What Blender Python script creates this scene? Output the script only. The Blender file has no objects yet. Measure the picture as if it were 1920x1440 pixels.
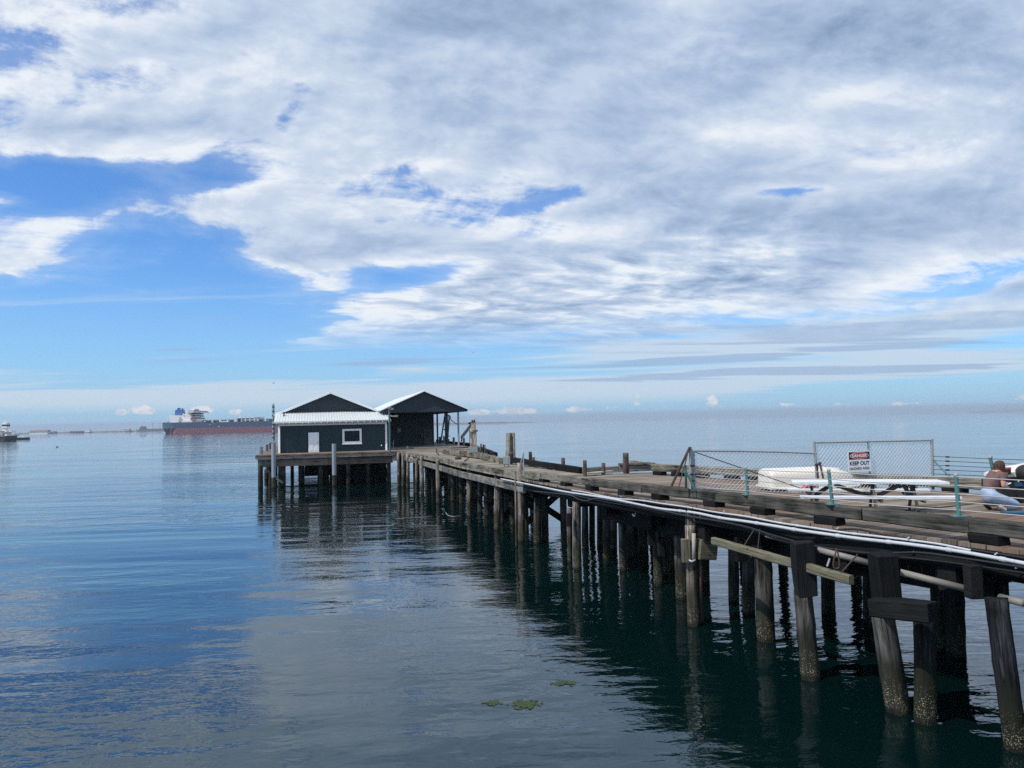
import bpy, bmesh, math, random
from mathutils import Vector, Matrix, noise as mnoise
R = math.radians
random.seed(7)
scene = bpy.context.scene
COL = scene.collection

# ------------------------------------------------------------------ camera
CAMZ = 5.2
F = 1442.0
PITCH = math.atan(71.7 / F)
ROLL = math.atan(0.022)
cam_data = bpy.data.cameras.new('camera')
cam_data.sensor_fit = 'HORIZONTAL'
cam_data.sensor_width = 36.0
cam_data.lens = 36.0 * F / 1920.0
cam_data.clip_start = 0.1
cam_data.clip_end = 90000
cam = bpy.data.objects.new('camera', cam_data)
COL.objects.link(cam)
CM = (Matrix.Translation((0, 0, CAMZ)) @ Matrix.Rotation(math.pi / 2 + PITCH, 4, 'X') @ Matrix.Rotation(-ROLL, 4, 'Z'))
cam.matrix_world = CM
scene.camera = cam
CR = CM.to_3x3()

def ray(px, py):
    return (CR @ Vector(((px - 960) / F, -(py - 720) / F, -1.0)))
def PH(px, py, H):
    """world point seen at photo pixel px,py that lies H metres below the eye"""
    d = ray(px, py)
    t = -H / d.z
    return Vector((d.x * t, d.y * t, CAMZ - H))
def PY(px, py, Y):
    d = ray(px, py)
    t = Y / d.y
    return Vector((d.x * t, Y, CAMZ + d.z * t))

# ------------------------------------------------------------------ render look
scene.view_settings.view_transform = 'Standard'
scene.view_settings.look = 'None'
scene.view_settings.exposure = 0.0
scene.view_settings.gamma = 1.0
scene.view_settings.use_curve_mapping = False
scene.cycles.max_bounces = 8
scene.cycles.use_denoising = False

# ------------------------------------------------------------------ node expressions
class E:
    """tiny wrapper: arithmetic on sockets builds math nodes"""
    tree = None
    def __init__(self, s): self.s = s
    def _m(self, op, *a):
        n = E.tree.nodes.new('ShaderNodeMath'); n.operation = op
        for i, v in enumerate((self,) + a):
            if isinstance(v, E): E.tree.links.new(v.s, n.inputs[i])
            else: n.inputs[i].default_value = v
        return E(n.outputs[0])
    def __add__(self, o): return self._m('ADD', o)
    __radd__ = __add__
    def __sub__(self, o): return self._m('SUBTRACT', o)
    def __rsub__(self, o): return self._m('MULTIPLY', -1.0)._m('ADD', o)
    def __mul__(self, o): return self._m('MULTIPLY', o)
    __rmul__ = __mul__
    def __truediv__(self, o): return self._m('DIVIDE', o)
    def exp(self): return self._m('EXPONENT')
    def max(self, o): return self._m('MAXIMUM', o)
    def min(self, o): return self._m('MINIMUM', o)
    def abs(self): return self._m('ABSOLUTE')
    def pow(self, o): return self._m('POWER', o)
    def gt(self, o): return self._m('GREATER_THAN', o)
    def fract(self): return self._m('FRACT')
    def sin(self): return self._m('SINE')
    def smooth(self, a, b, lo=0.0, hi=1.0):
        n = E.tree.nodes.new('ShaderNodeMapRange'); n.interpolation_type = 'SMOOTHSTEP'
        E.tree.links.new(self.s, n.inputs[0])
        for i, v in enumerate((a, b, lo, hi)): n.inputs[i + 1].default_value = v
        return E(n.outputs[0])
    def lin(self, a, b, lo=0.0, hi=1.0):
        n = E.tree.nodes.new('ShaderNodeMapRange')
        E.tree.links.new(self.s, n.inputs[0])
        for i, v in enumerate((a, b, lo, hi)): n.inputs[i + 1].default_value = v
        return E(n.outputs[0])
def xyz(v):
    n = E.tree.nodes.new('ShaderNodeSeparateXYZ'); E.tree.links.new(v.s, n.inputs[0])
    return E(n.outputs[0]), E(n.outputs[1]), E(n.outputs[2])
def vec(x, y, z=0.0):
    n = E.tree.nodes.new('ShaderNodeCombineXYZ')
    for i, v in enumerate((x, y, z)):
        if isinstance(v, E): E.tree.links.new(v.s, n.inputs[i])
        else: n.inputs[i].default_value = v
    return E(n.outputs[0])
def vmul(v, s):
    n = E.tree.nodes.new('ShaderNodeVectorMath'); n.operation = 'MULTIPLY'
    E.tree.links.new(v.s, n.inputs[0])
    if isinstance(s, E): E.tree.links.new(s.s, n.inputs[1])
    else: n.inputs[1].default_value = s
    return E(n.outputs[0])
def vadd(v, s):
    n = E.tree.nodes.new('ShaderNodeVectorMath'); n.operation = 'ADD'
    E.tree.links.new(v.s, n.inputs[0])
    if isinstance(s, E): E.tree.links.new(s.s, n.inputs[1])
    else: n.inputs[1].default_value = s
    return E(n.outputs[0])
def noise(v, scale=1.0, detail=4.0, rough=0.55, dist=0.0, lac=2.0, color=False):
    n = E.tree.nodes.new('ShaderNodeTexNoise')
    E.tree.links.new(v.s, n.inputs['Vector'])
    n.inputs['Scale'].default_value = scale
    n.inputs['Detail'].default_value = detail
    n.inputs['Roughness'].default_value = rough
    n.inputs['Lacunarity'].default_value = lac
    n.inputs['Distortion'].default_value = dist
    return E(n.outputs['Color' if color else 'Fac'])
def voronoi(v, scale=1.0, feature='F1', out='Distance', rnd=1.0):
    n = E.tree.nodes.new('ShaderNodeTexVoronoi'); n.feature = feature
    E.tree.links.new(v.s, n.inputs['Vector'])
    n.inputs['Scale'].default_value = scale
    n.inputs['Randomness'].default_value = rnd
    return E(n.outputs[out])
def mix(f, a, b):
    n = E.tree.nodes.new('ShaderNodeMix'); n.data_type = 'RGBA'; n.clamp_factor = True
    if isinstance(f, E): E.tree.links.new(f.s, n.inputs[0])
    else: n.inputs[0].default_value = f
    for i, v in ((6, a), (7, b)):
        if isinstance(v, E): E.tree.links.new(v.s, n.inputs[i])
        else: n.inputs[i].default_value = tuple(v) + (1.0,)
    return E(n.outputs[2])

# ------------------------------------------------------------------ sky
SUN_DIR = Vector((-0.70, -0.42, 1.02)).normalized()      # towards the sun: left, a little behind the eye
SUN_EL = math.asin(SUN_DIR.z)
world = bpy.data.worlds.new('World')
scene.world = world
world.use_nodes = True
nt = world.node_tree
nt.nodes.clear()
E.tree = nt
out = nt.nodes.new('ShaderNodeOutputWorld')
bg = nt.nodes.new('ShaderNodeBackground')
nt.links.new(bg.outputs[0], out.inputs[0])
tex = nt.nodes.new('ShaderNodeTexCoord')
D = E(tex.outputs['Generated'])
dx, dy, dz = xyz(D)
skyn = nt.nodes.new('ShaderNodeTexSky')
skyn.sky_type = 'NISHITA'
skyn.sun_disc = False
skyn.sun_elevation = SUN_EL
skyn.sun_rotation = math.atan2(SUN_DIR.x, SUN_DIR.y)
skyn.air_density = 1.0
skyn.dust_density = 0.3
skyn.ozone_density = 2.0
skyn.altitude = 0
BGS = 0.11
bg.inputs['Strength'].default_value = BGS
def gpt(px, py):
    d = ray(px, py)
    return d.x / d.y, d.z / d.y
ysafe = dy.max(0.05)
gx = dx / ysafe
gz = dz / ysafe
def blob(px, py, rx, ry, rot=0.0):
    cx, cz = gpt(px, py)
    c, s = math.cos(R(rot)), math.sin(R(rot))
    a = gx - cx
    b = gz - cz
    u = (a * c + b * s) * (F / rx)
    v = (b * c - a * s) * (F / ry)
    return (u * u + v * v)._m('MULTIPLY', -1.0).exp()
def blobs(lst):
    t = None
    for (w, *a) in lst:
        q = blob(*a) * w
        t = q if t is None else t + q
    return t
zc = dz.max(0.0)
up = dz.gt(0.0)
# main cloud deck, projected on a level plane so that it foreshortens to the horizon
inv = 1.0 / (zc + 0.055) if False else (zc + 0.055).pow(-1.0)
PX = dx * inv
PYY = dy * inv
rot = R(28)
U = PX * math.cos(rot) + PYY * math.sin(rot)
V = PYY * math.cos(rot) - PX * math.sin(rot)
P = vec(U * 0.62, V * 0.8, 3.7)
warp = noise(P, 1.3, 3, 0.5, color=True)
Pw = vadd(P, vmul(vadd(warp, (-0.5, -0.5, -0.5)), (0.55, 0.55, 0.0)))
n1 = noise(Pw, 1.3, 9, 0.6)
n1s = noise(vadd(Pw, (0.10, 0.05, 0)), 1.3, 5, 0.55)
n1b = noise(Pw, 1.3, 5, 0.55)
n2 = noise(Pw, 4.2, 4, 0.58)
AV = vadd(vec(gx * 5.6 - gz * 1.2, gz * 9.5 + gx * 0.6, 1.0), vmul(vadd(warp, (-.5, -.5, -.5)), (1.1, 1.1, 0.0)))
na = noise(AV, 1.15, 9, 0.64)
nas = noise(vadd(AV, (-0.08, 0.15, 0.0)), 1.15, 7, 0.61)
cover = blobs([
    # where the blue shows
    (-0.62, 120, 640, 330, 120, 0), (-0.42, 330, 560, 200, 90, 0), (-0.45, 150, 330, 200, 38, 0), (-0.30, 390, 345, 110, 28, 8),
    (-0.18, 275, 125, 60, 26, 0), (-0.12, 420, 275, 70, 28, 15), (-0.16, 540, 215, 40, 22, 40), (-0.07, 555, 160, 20, 14, 0),
    (-0.22, 760, 316, 90, 16, 10), (-0.22, 800, 515, 130, 26, 12), (-0.26, 1020, 378, 90, 20, 14), (-0.16, 1480, 360, 100, 18, 4),
    (-0.10, 1320, 445, 100, 8, 2), (-0.12, 60, 90, 120, 40, 20), (-0.16, 480, 600, 160, 40, 0), (-0.25, 520, 690, 420, 35, 0),
    (-0.10, 100, 20, 200, 40, 10), (-0.14, 130, 440, 190, 90, 0), (-0.30, 775, 512, 110, 20, 3), (-0.08, 560, 160, 44, 26, 0), (-0.08, 535, 215, 40, 36, -50), (-0.22, 1480, 358, 90, 14, 2), (-0.18, 1320, 446, 130, 9, 2), (-0.14, 1060, 430, 120, 20, 5),
    # where it is thick
    (0.3, 1750, 60, 420, 200, 0), (0.22, 330, 80, 260, 60, 10), (0.2, 1900, 260, 200, 200, 0), (0.12, 300, 190, 380, 90, 0),
    (0.32, 190, 250, 330, 60, 3), (0.26, 60, 455, 130, 46, -4), (0.30, 230, 395, 190, 30, 8), (0.22, 540, 480, 130, 50, 0), (0.25, 1000, 180, 700, 190, 0), (0.32, 1450, 450, 560, 130, 3),
    (0.16, 820, 590, 230, 42, 4), (0.22, 900, 520, 260, 36, 6), (0.2, 620, 300, 200, 90, 0), (0.22, 10, 372, 60, 14, -8),
])
dens = (n1 - 0.5) * 1.25 + 0.575 + cover * 0.8 + (n2 - 0.5) * 0.12 + (na - 0.5) * 0.62
alpha = dens.smooth(0.46, 0.65).max(dens.smooth(0.26, 0.60) * 0.22)
# lower edge of the deck: it thins out above the horizon
lowfade = dz.smooth(0.075, 0.15)
alpha = alpha * lowfade
light = (n1b - n1s) * 2.6 + (na - nas) * 2.3 + 0.5
fine = noise(Pw, 5.5, 3, 0.62)
puffm = blobs([(1.0, 960, 560, 460, 95, 3), (0.6, 1350, 520, 260, 80, 5), (0.35, 760, 330, 220, 90, 0)]).min(1.0)
puff = noise(vadd(vec(U * 1.25, V * 1.7, 2.0), vmul(vadd(warp, (-.5, -.5, -.5)), (1.0, 1.0, 0.0))), 3.4, 4, 0.55)
thick = dens.smooth(0.52, 0.95)
shade = light.lin(0.1, 0.9, 0.25, -0.25) + thick * 0.55 + (fine - 0.5) * -0.12 + (n2 - 0.5) * -0.35 + (na - 0.5) * -0.5 + (puff - 0.5) * puffm * -1.9 + 0.08
greys = blobs([(0.28, 960, 40, 330, 70, -5), (0.16, 1560, 100, 300, 80, 0), (0.10, 1850, 30, 260, 60, 0), (0.14, 1800, 430, 330, 60, 10), (0.22, 1180, 250, 160, 60, 10),
               (0.08, 1450, 390, 260, 45, 0), (-0.12, 1250, 400, 300, 70, 5), (-0.1, 1650, 520, 240, 60, 5), (-0.3, 1420, 245, 170, 34, 0), (-0.3, 1560, 175, 110, 30, 5), (-0.22, 1760, 180, 200, 50, -8), (-0.2, 1420, 90, 120, 40, 5), (-0.45, 1400, 470, 150, 20, 0), (-0.3, 1100, 440, 120, 24, 0),
               (-0.3, 1270, 70, 120, 60, 0), (-0.25, 950, 80, 260, 40, 8), (0.15, 330, 80, 250, 60, -10), (-0.35, 780, 600, 120, 20, 0), (-0.3, 250, 270, 250, 26, -3), (0.15, 1000, 640, 400, 30, 4), (-0.4,1280,575,90,12,0), (-0.3,1250,500,120,14,5)])
shade = (shade + greys).max(0.0).min(1.0)
def C(r, g, b):   # sRGB 0-255 as it should appear -> background value
    f = lambda c: (c / 255 / 12.92 if c / 255 <= 0.04045 else ((c / 255 + 0.055) / 1.055) ** 2.4)
    return (f(r) / BGS, f(g) / BGS, f(b) / BGS)
nt2 = nt.nodes.new('ShaderNodeValToRGB')
cr = nt2.color_ramp
cols = [(0.0, (241, 246, 251)), (0.26, (207, 220, 238)), (0.6, (171, 192, 220)), (1.0, (134, 156, 189))]
cr.elements[0].position = 0.0
while len(cr.elements) < len(cols): cr.elements.new(0.5)
for e, (p_, c_) in zip(cr.elements, cols):
    e.position = p_
    e.color = tuple(v * BGS for v in C(*c_)) + (1,)
nt.links.new(shade.s, nt2.inputs[0])
ccol = vmul(E(nt2.outputs[0]), (1 / BGS,) * 3)
base = E(skyn.outputs[0])
base = vmul(base, (0.58, 1.00, 1.48))
# pale veil low over the sea
el = dz / (dx * dx + dy * dy)._m('SQRT')
veil = el.lin(0.0, 0.24, 1.0, 0.0).max(0.0).pow(1.9) * 0.92
base = mix(veil, base, C(160, 200, 234))
Q = vec(dx * (zc + 0.02).pow(-1.0) * 0.16, dy * (zc + 0.02).pow(-1.0) * 0.42, 1.3)
qn = noise(Q, 1.6, 7, 0.58, 0.6)
qb = blobs([(0.3, 1500, 640, 420, 30, 4), (0.42, 1350, 722, 700, 13, 2.2), (0.3, 1050, 745, 420, 14, 0), (0.5, 700, 745, 620, 24, 0), (0.42, 1500, 690, 520, 16, 2), (0.3, 1700, 640, 300, 12, 3), (0.2, 60, 700, 160, 12, 0), (-0.3, 1650, 725, 420, 16, 0), (-0.2, 200, 640, 300, 30, 0), (0.34, 1250, 655, 300, 14, 3), (0.25, 1850, 580, 160, 10, 5), (0.1, 180, 615, 130, 5, 1), (0.3, 100, 745, 300, 20, 0)])
qa = (qn + qb).smooth(0.52, 0.78) * el.smooth(0.015, 0.035) * el.smooth(0.14, 0.22, 1.0, 0.0) * 0.85
base = mix(qa, base, C(203, 220, 236))
# grey-blue flat sheets
Q2 = vec(dx * (zc + 0.02).pow(-1.0) * 0.13, dy * (zc + 0.02).pow(-1.0) * 0.5, 8.3)
sn = noise(Q2, 2.1, 7, 0.55, 0.5)
sb = blobs([(0.35, 1450, 665, 330, 9, 2.5), (0.33, 1300, 703, 260, 8, 2), (0.3, 1750, 610, 420, 20, 3), (0.3, 1720, 690, 240, 8, 1), (0.3, 700, 682, 180, 7, 0), (0.16, 330, 655, 60, 5, 0), (0.2, 1200, 625, 300, 14, 3), (0.14, 300, 690, 80, 5, 0)])
sa = (sn + sb).smooth(0.60, 0.74) * el.smooth(0.03, 0.05) * el.smooth(0.14, 0.19, 1.0, 0.0) * 0.9
base = mix(sa * 0.8, base, C(156, 183, 217))
colr = mix(alpha * 0.96, base, ccol)
# small heaped clouds just over the horizon
hz = vec(gx * 42.0, gz * 62.0, 0.4)
hn = noise(hz, 1.0, 5, 0.6)
hb = blobs([(0.95, 268, 769, 24, 9, 0), (0.75, 226, 773, 14, 6, 0), (0.85, 378, 770, 30, 9, 0), (0.8, 440, 773, 12, 6, 0), (0.52, 890, 773, 26, 8, 0), (0.5, 945, 771, 36, 9, 0), (0.5, 1000, 772, 26, 8, 0), (0.5, 1085, 767, 34, 7, 0), (0.46, 1140, 765, 34, 6, 0),
            (0.62, 1196, 752, 11, 14, 0), (0.4, 1250, 763, 22, 6, 0), (0.55, 1335, 749, 11, 13, 0), (0.35, 1345, 760, 22, 6, 0), (0.35, 1480, 758, 40, 5, 0), (0.4, 1700, 757, 40, 4, 0), (0.4, 1800, 756, 14, 5, 0), (0.5, 1912, 745, 20, 8, 0), (0.3, 1580, 758, 30, 4, 0)])
ha = (hn * 1.7 + hb).smooth(1.17, 1.36) * 0.88 * hb.smooth(0.06, 0.2)
hs = noise(vadd(hz, (0.1, -0.25, 0)), 1.6, 5, 0.6).smooth(0.35, 0.65)
colr = mix(ha, colr, mix(hs, C(238, 236, 238), C(196, 208, 226)))
# fog bank on the horizon
fb = (gz + (noise(vec(gx * 3.0, 0.0, 5.0), 1.0, 3, 0.5) - 0.5) * 0.006)
fog = fb.smooth(0.0075, 0.0135, 1.0, 0.0) * 0.75
colr = mix(fog, colr, mix(gx.lin(-0.6, 0.5), C(139, 170, 208), C(160, 184, 208)))
nt.links.new(colr.s, bg.inputs['Color'])

sun_data = bpy.data.lights.new('sun', 'SUN')
sun_data.energy = 3.8
sun_data.angle = R(0.5)
sun_data.color = (1.0, 0.95, 0.87)
sun = bpy.data.objects.new('sun', sun_data)
sun.rotation_euler = SUN_DIR.to_track_quat('Z', 'Y').to_euler()
sun.location = (-20, -20, 40)
COL.objects.link(sun)

# ------------------------------------------------------------------ materials
def material(name):
    m = bpy.data.materials.new(name); m.use_nodes = True
    t = m.node_tree; E.tree = t
    b = t.nodes['Principled BSDF']
    tc = t.nodes.new('ShaderNodeTexCoord')
    geo = t.nodes.new('ShaderNodeNewGeometry')
    oi = t.nodes.new('ShaderNodeObjectInfo')
    return m, t, b, E(tc.outputs['Object']), E(geo.outputs['Position']), E(oi.outputs['Random'])
def setc(t, b, c, rough=0.7, height=None, dist=0.01, strength=1.0, metal=0.0, spec=None):
    if isinstance(c, E): t.links.new(c.s, b.inputs['Base Color'])
    else: b.inputs['Base Color'].default_value = tuple(c) + (1,)
    if isinstance(rough, E): t.links.new(rough.s, b.inputs['Roughness'])
    else: b.inputs['Roughness'].default_value = rough
    b.inputs['Metallic'].default_value = metal
    if spec is not None: b.inputs['Specular IOR Level'].default_value = spec
    if height is not None:
        n = t.nodes.new('ShaderNodeBump')
        n.inputs['Strength'].default_value = strength
        n.inputs['Distance'].default_value = dist
        t.links.new(height.s, n.inputs['Height'])
        t.links.new(n.outputs[0], b.inputs['Normal'])
M = {}
# water
m, t, b, oc, pos, rnd = material('sea_water')
px_, py_, pz_ = xyz(pos)
wv = vec(px_ * 0.46 + py_ * 0.06, py_ - px_ * 0.05, 0.0)
patch = noise(pos, 0.045, 3, 0.55).smooth(0.36, 0.62, 0.35, 1.15)
w1 = noise(vadd(wv, (0, 0, 2.0)), 0.78, 2, 0.5, 0.3)
w2 = noise(wv, 2.5, 3, 0.5, 0.3)
w3 = noise(vec(px_ * 0.8, py_, 5.0), 6.5, 2, 0.5)
lanes = noise(vec(px_ * 0.016 + 3.0, py_ * 0.075, 1.0), 1.0, 4, 0.6).smooth(0.38, 0.60, 0.55, 1.5)
wl = noise(vec(px_ * 0.10, py_ * 0.55 - px_ * 0.03, 4.0), 0.16, 3, 0.6)
w0 = noise(vec(px_ * 0.35 + py_ * 0.1, py_ , 5.0), 0.11, 2, 0.5)
h = (w1 - 0.5) * 0.054 * patch * lanes + (w2 - 0.5) * 0.021 * patch * lanes + (w3 - 0.5) * 0.005 * patch + (wl - 0.5) * 0.30 + (w0 - 0.5) * 0.06
setc(t, b, (0.0007, 0.0078, 0.0080), 0.02, h, 1.0)
b.inputs['IOR'].default_value = 1.9
b.inputs['Specular Tint'].default_value = (0.55, 0.82, 1.0, 1)
M['water'] = m

def prop(o, label=None, cat=None, group=None, kind=None):
    if label: o['label'] = label
    if cat: o['category'] = cat
    if group: o['group'] = group
    if kind: o['kind'] = kind
    return o
def wood(name, light, dark, axis='X', moss=0.0, mosscol=(0.10, 0.11, 0.04), contrast=1.0, tide=False, barn=1.0, grain=1.0, rough=0.85):
    m, t, b, oc, pos, rnd = material(name)
    off = vec(rnd * 37.0, rnd * 11.0, rnd * 53.0)
    st = {'X': (1.0, 14.0, 14.0), 'Y': (14.0, 1.0, 14.0), 'Z': (14.0, 14.0, 1.0)}[axis]
    o2 = vadd(oc, off)
    g = noise(vmul(o2, st), 1.3 * grain, 6, 0.65, 0.3)
    g2 = noise(vmul(o2, tuple(s if s > 1 else 0.35 for s in st)), 3.0 * grain, 3, 0.6)
    big = noise(o2, 1.1, 3, 0.6)
    f = ((g - 0.5) * 1.5 * contrast + (big - 0.5) * 1.3 * contrast + 0.5 + (rnd - 0.5) * 0.35).max(0.0).min(1.0)
    c = mix(f, dark, light)
    crack = g2.smooth(0.30, 0.40, 1.0, 0.0)
    c = mix(crack * 0.8, c, tuple(v * 0.35 for v in dark))
    if moss:
        mf = noise(vadd(o2, (5, 5, 5)), 2.3, 5, 0.65).smooth(0.48, 0.68) * moss
        c = mix(mf, c, mosscol)
    ht = g * 0.6 + crack * -0.5
    if tide:
        stk = noise(vmul(o2, (16.0, 16.0, 0.9)), 1.0, 5, 0.7).smooth(0.47, 0.62)
        fl = noise(vadd(vmul(o2, (3.0, 3.0, 0.7)), (3, 3, 3)), 1.2, 3, 0.6).smooth(0.38, 0.62)
        c = mix(stk * fl * 0.9, c, tuple(min(1, v * 1.7) for v in light))
        c = mix(noise(vmul(o2, (18.0, 18.0, 0.8)), 1.3, 4, 0.7).smooth(0.36, 0.46, 1.0, 0.0) * 0.85, c, tuple(v * .4 for v in dark))
        wx, wy, wz = xyz(pos)
        wob = (noise(vec(wx * 3.0, wy * 3.0, wz * 0.5), 1.5, 4, 0.6) - 0.5)
        zz = wz + wob * 0.75
        alg = zz.smooth(0.75, 1.25, 1.0, 0.0)
        c = mix(alg * 0.8, c, (0.018, 0.020, 0.012))
        vs = voronoi(pos, 40.0)
        sp = noise(pos, 7.0, 3, 0.6)
        bn = vs.smooth(0.30, 0.48, 1.0, 0.0) * (zz + (sp - 0.5) * 1.2).smooth(0.25, 0.75, 1.0, 0.0) * sp.smooth(0.40, 0.52)
        c = mix(bn * barn * 0.9, c, mix(voronoi(pos, 40.0, out='Color'), (0.20, 0.165, 0.10), (0.55, 0.50, 0.38)))
        wet = wz.smooth(0.04, 0.14, 1.0, 0.0)
        c = mix(wet * 0.75, c, (0.012, 0.012, 0.008))
        ht = ht + bn * 2.2
    setc(t, b, c, rough, ht, 0.03, 1.0, spec=0.12)
    return m
M['beam'] = wood('weathered_timber', (0.27, 0.25, 0.21), (0.022, 0.020, 0.017), 'X', 0.4, contrast=1.5, grain=0.7)
M['beam_near'] = wood('tarred_curb_timber', (0.125, 0.12, 0.105), (0.008, 0.009, 0.010), 'X', 0.35, (0.085, 0.09, 0.045), 1.5, grain=0.7)
M['tar'] = wood('creosote_timber', (0.018, 0.019, 0.020), (0.003, 0.0035, 0.004), 'X')
M['tar_z'] = wood('creosote_post', (0.02, 0.02, 0.021), (0.003, 0.0035, 0.004), 'Z')
M['grey_beam'] = wood('grey_timber', (0.29, 0.28, 0.26), (0.04, 0.038, 0.035), 'X', 0.12, contrast=1.4)
M['fascia'] = wood('pale_fascia_timber', (0.46, 0.42, 0.35), (0.12, 0.10, 0.085), 'X', 0.0, contrast=1.1)
M['brown_beam'] = wood('brown_fascia_timber', (0.34, 0.25, 0.19), (0.085, 0.055, 0.04), 'X', contrast=1.0)
M['post_z'] = wood('weathered_post', (0.17, 0.13, 0.11), (0.03, 0.02, 0.017), 'Z', contrast=1.3)
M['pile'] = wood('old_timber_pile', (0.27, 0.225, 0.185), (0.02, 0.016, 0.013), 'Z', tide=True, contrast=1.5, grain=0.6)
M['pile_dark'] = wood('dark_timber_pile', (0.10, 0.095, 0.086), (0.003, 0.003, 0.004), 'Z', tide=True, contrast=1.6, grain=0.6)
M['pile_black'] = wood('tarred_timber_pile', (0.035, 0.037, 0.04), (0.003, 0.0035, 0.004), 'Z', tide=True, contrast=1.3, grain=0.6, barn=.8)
M['greenbeam'] = wood('mossy_plank', (0.20, 0.185, 0.13), (0.06, 0.055, 0.04), 'X', 0.6, (0.11, 0.11, 0.05))

# deck boards: tone of each board comes from a face colour, grain runs along the board
def deckmat(name, ang, light, dark, red):
    m, t, b, oc, pos, rnd = material(name)
    at = t.nodes.new('ShaderNodeAttribute'); at.attribute_name = 'tone'
    tone, tg, _ = xyz(E(at.outputs['Color']))
    x, y, z = xyz(oc)
    c_, s_ = math.cos(R(ang)), math.sin(R(ang))
    u = x * c_ + y * s_
    v = y * c_ - x * s_
    g = noise(vec(u * 0.8, v * 13.0, tone * 30.0), 2.0, 5, 0.65)
    bl = noise(vec(u, v * 1.4, 2.0), 0.55, 5, 0.62)
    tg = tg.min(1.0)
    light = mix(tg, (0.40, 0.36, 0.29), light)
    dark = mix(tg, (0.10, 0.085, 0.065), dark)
    f = ((tone - 0.5) * 0.6 + (g - 0.5) * 1.0 + (bl - 0.5) * 1.1 + 0.5).max(0.0).min(1.0)
    c = mix(f, dark, light)
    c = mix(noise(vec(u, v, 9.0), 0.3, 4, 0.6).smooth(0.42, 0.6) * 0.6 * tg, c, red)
    specks = voronoi(vec(u, v, 0.0), 1.3).smooth(0.03, 0.05, 1.0, 0.0) * noise(oc, 3.0).gt(0.55)
    c = mix(specks * 0.7, c, (0.5, 0.5, 0.47))
    setc(t, b, c, 0.85, g, 0.012, 0.6, spec=0.2)
    return m
M['deck'] = deckmat('deck_boards', 22, (0.30, 0.25, 0.20), (0.06, 0.046, 0.036), (0.185, 0.11, 0.078))

def plain(name, c, rough=0.5, metal=0.0, var=0.12, scale=3.0, rust=0.0, rustcol=(0.15, 0.07, 0.035), streak=0.0, bump=0.0, spec=None):
    m, t, b, oc, pos, rnd = material(name)
    n = noise(vadd(oc, vec(rnd * 20.0, 0.0, 0.0)), scale, 5, 0.6)
    col = mix(n, tuple(v * (1 - var) for v in c), tuple(min(1, v * (1 + var)) for v in c))
    if streak:
        x, y, z = xyz(oc)
        s = noise(vec(x * 6.0, y * 6.0, z * 0.5), 1.5, 5, 0.65).smooth(0.5, 0.72)
        col = mix(s * streak, col, tuple(v * 0.45 for v in c))
    if rust:
        x, y, z = xyz(oc)
        s = noise(vec(x * 4.0, y * 4.0, z * 1.2), 2.0, 6, 0.65).smooth(0.66 - rust * 0.3, 0.78 - rust * 0.3)
        col = mix(s * 0.85, col, rustcol)
    setc(t, b, col, rough, n if bump else None, 0.01, bump, metal, spec)
    return m
M['white'] = plain('white_paint', (0.88, 0.88, 0.86), 0.5, var=0.05, streak=0.12)
M['whiteroof'] = plain('white_metal_roof', (0.56, 0.60, 0.60), 0.5, var=0.10, streak=0.35)
M['door_white'] = plain('white_door', (0.90, 0.90, 0.88), 0.5, var=0.03)
M['green'] = plain('dark_green_siding', (0.011, 0.034, 0.042), 0.5, var=0.15, scale=1.0, streak=0.25)
M['gable'] = plain('slate_green_gable', (0.022, 0.034, 0.042), 0.6, var=0.2, scale=0.9, streak=0.35)
M['glass_dark'] = plain('dark_window_glass', (0.006, 0.007, 0.010), 0.05, var=0.3, spec=0.25)
M['gutter'] = plain('grey_gutter', (0.33, 0.34, 0.34), 0.5)
M['steelpile'] = plain('grey_painted_steel', (0.27, 0.31, 0.34), 0.5, var=0.1, streak=0.3, rust=0.1)
M['galv'] = plain('galvanised_steel', (0.34, 0.35, 0.35), 0.45, 0.3, rust=0.25)
M['wire'] = plain('bright_wire', (0.42, 0.44, 0.46), 0.4, 0.3)
M['rope_wire'] = plain('weathered_rail_cable', (0.36, 0.37, 0.35), 0.6)
M['darkwire'] = plain('dark_rail_cable', (0.07, 0.08, 0.08), 0.6)
M['teal'] = plain('teal_paint', (0.07, 0.19, 0.19), 0.5, var=0.15, streak=0.3, rust=0.05)
M['tealdark'] = plain('dark_teal_paint', (0.03, 0.10, 0.10), 0.5, var=0.2)
M['rustdark'] = plain('dark_rusty_iron', (0.045, 0.028, 0.022), 0.8, var=0.4, rust=0.3, rustcol=(0.12, 0.035, 0.02))
M['rust'] = plain('rust', (0.07, 0.036, 0.027), 0.85, var=0.4)
M['rustwhite'] = plain('rusty_white_paint', (0.42, 0.39, 0.33), 0.6, var=0.2, rust=0.75, streak=0.4)
M['rustgrey'] = plain('rust_streaked_steel', (0.31, 0.36, 0.34), 0.6, var=0.15, rust=0.8, rustcol=(0.21, 0.13, 0.075), streak=0.4)
M['boxgrey'] = plain('grey_green_enamel', (0.26, 0.32, 0.30), 0.5, var=0.1, rust=0.08, streak=0.2)
M['pvc'] = plain('white_pipe', (0.48, 0.50, 0.52), 0.4, var=0.12, streak=0.3, rust=.03)
M['pvcgrey'] = plain('dull_grey_pipe', (0.20, 0.19, 0.17), 0.6, var=0.2)
M['black'] = plain('black_rubber', (0.012, 0.012, 0.013), 0.6, var=0.3)
M['blackcable'] = plain('black_cable', (0.014, 0.014, 0.016), 0.4)
M['boat'] = plain('aged_white_gelcoat', (0.72, 0.68, 0.60), 0.5, var=0.12, scale=2.0, rust=0.08, rustcol=(0.55, 0.36, 0.2), bump=0.3)
M['red'] = plain('faded_red_paint', (0.50, 0.06, 0.06), 0.6, var=0.25)
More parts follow.
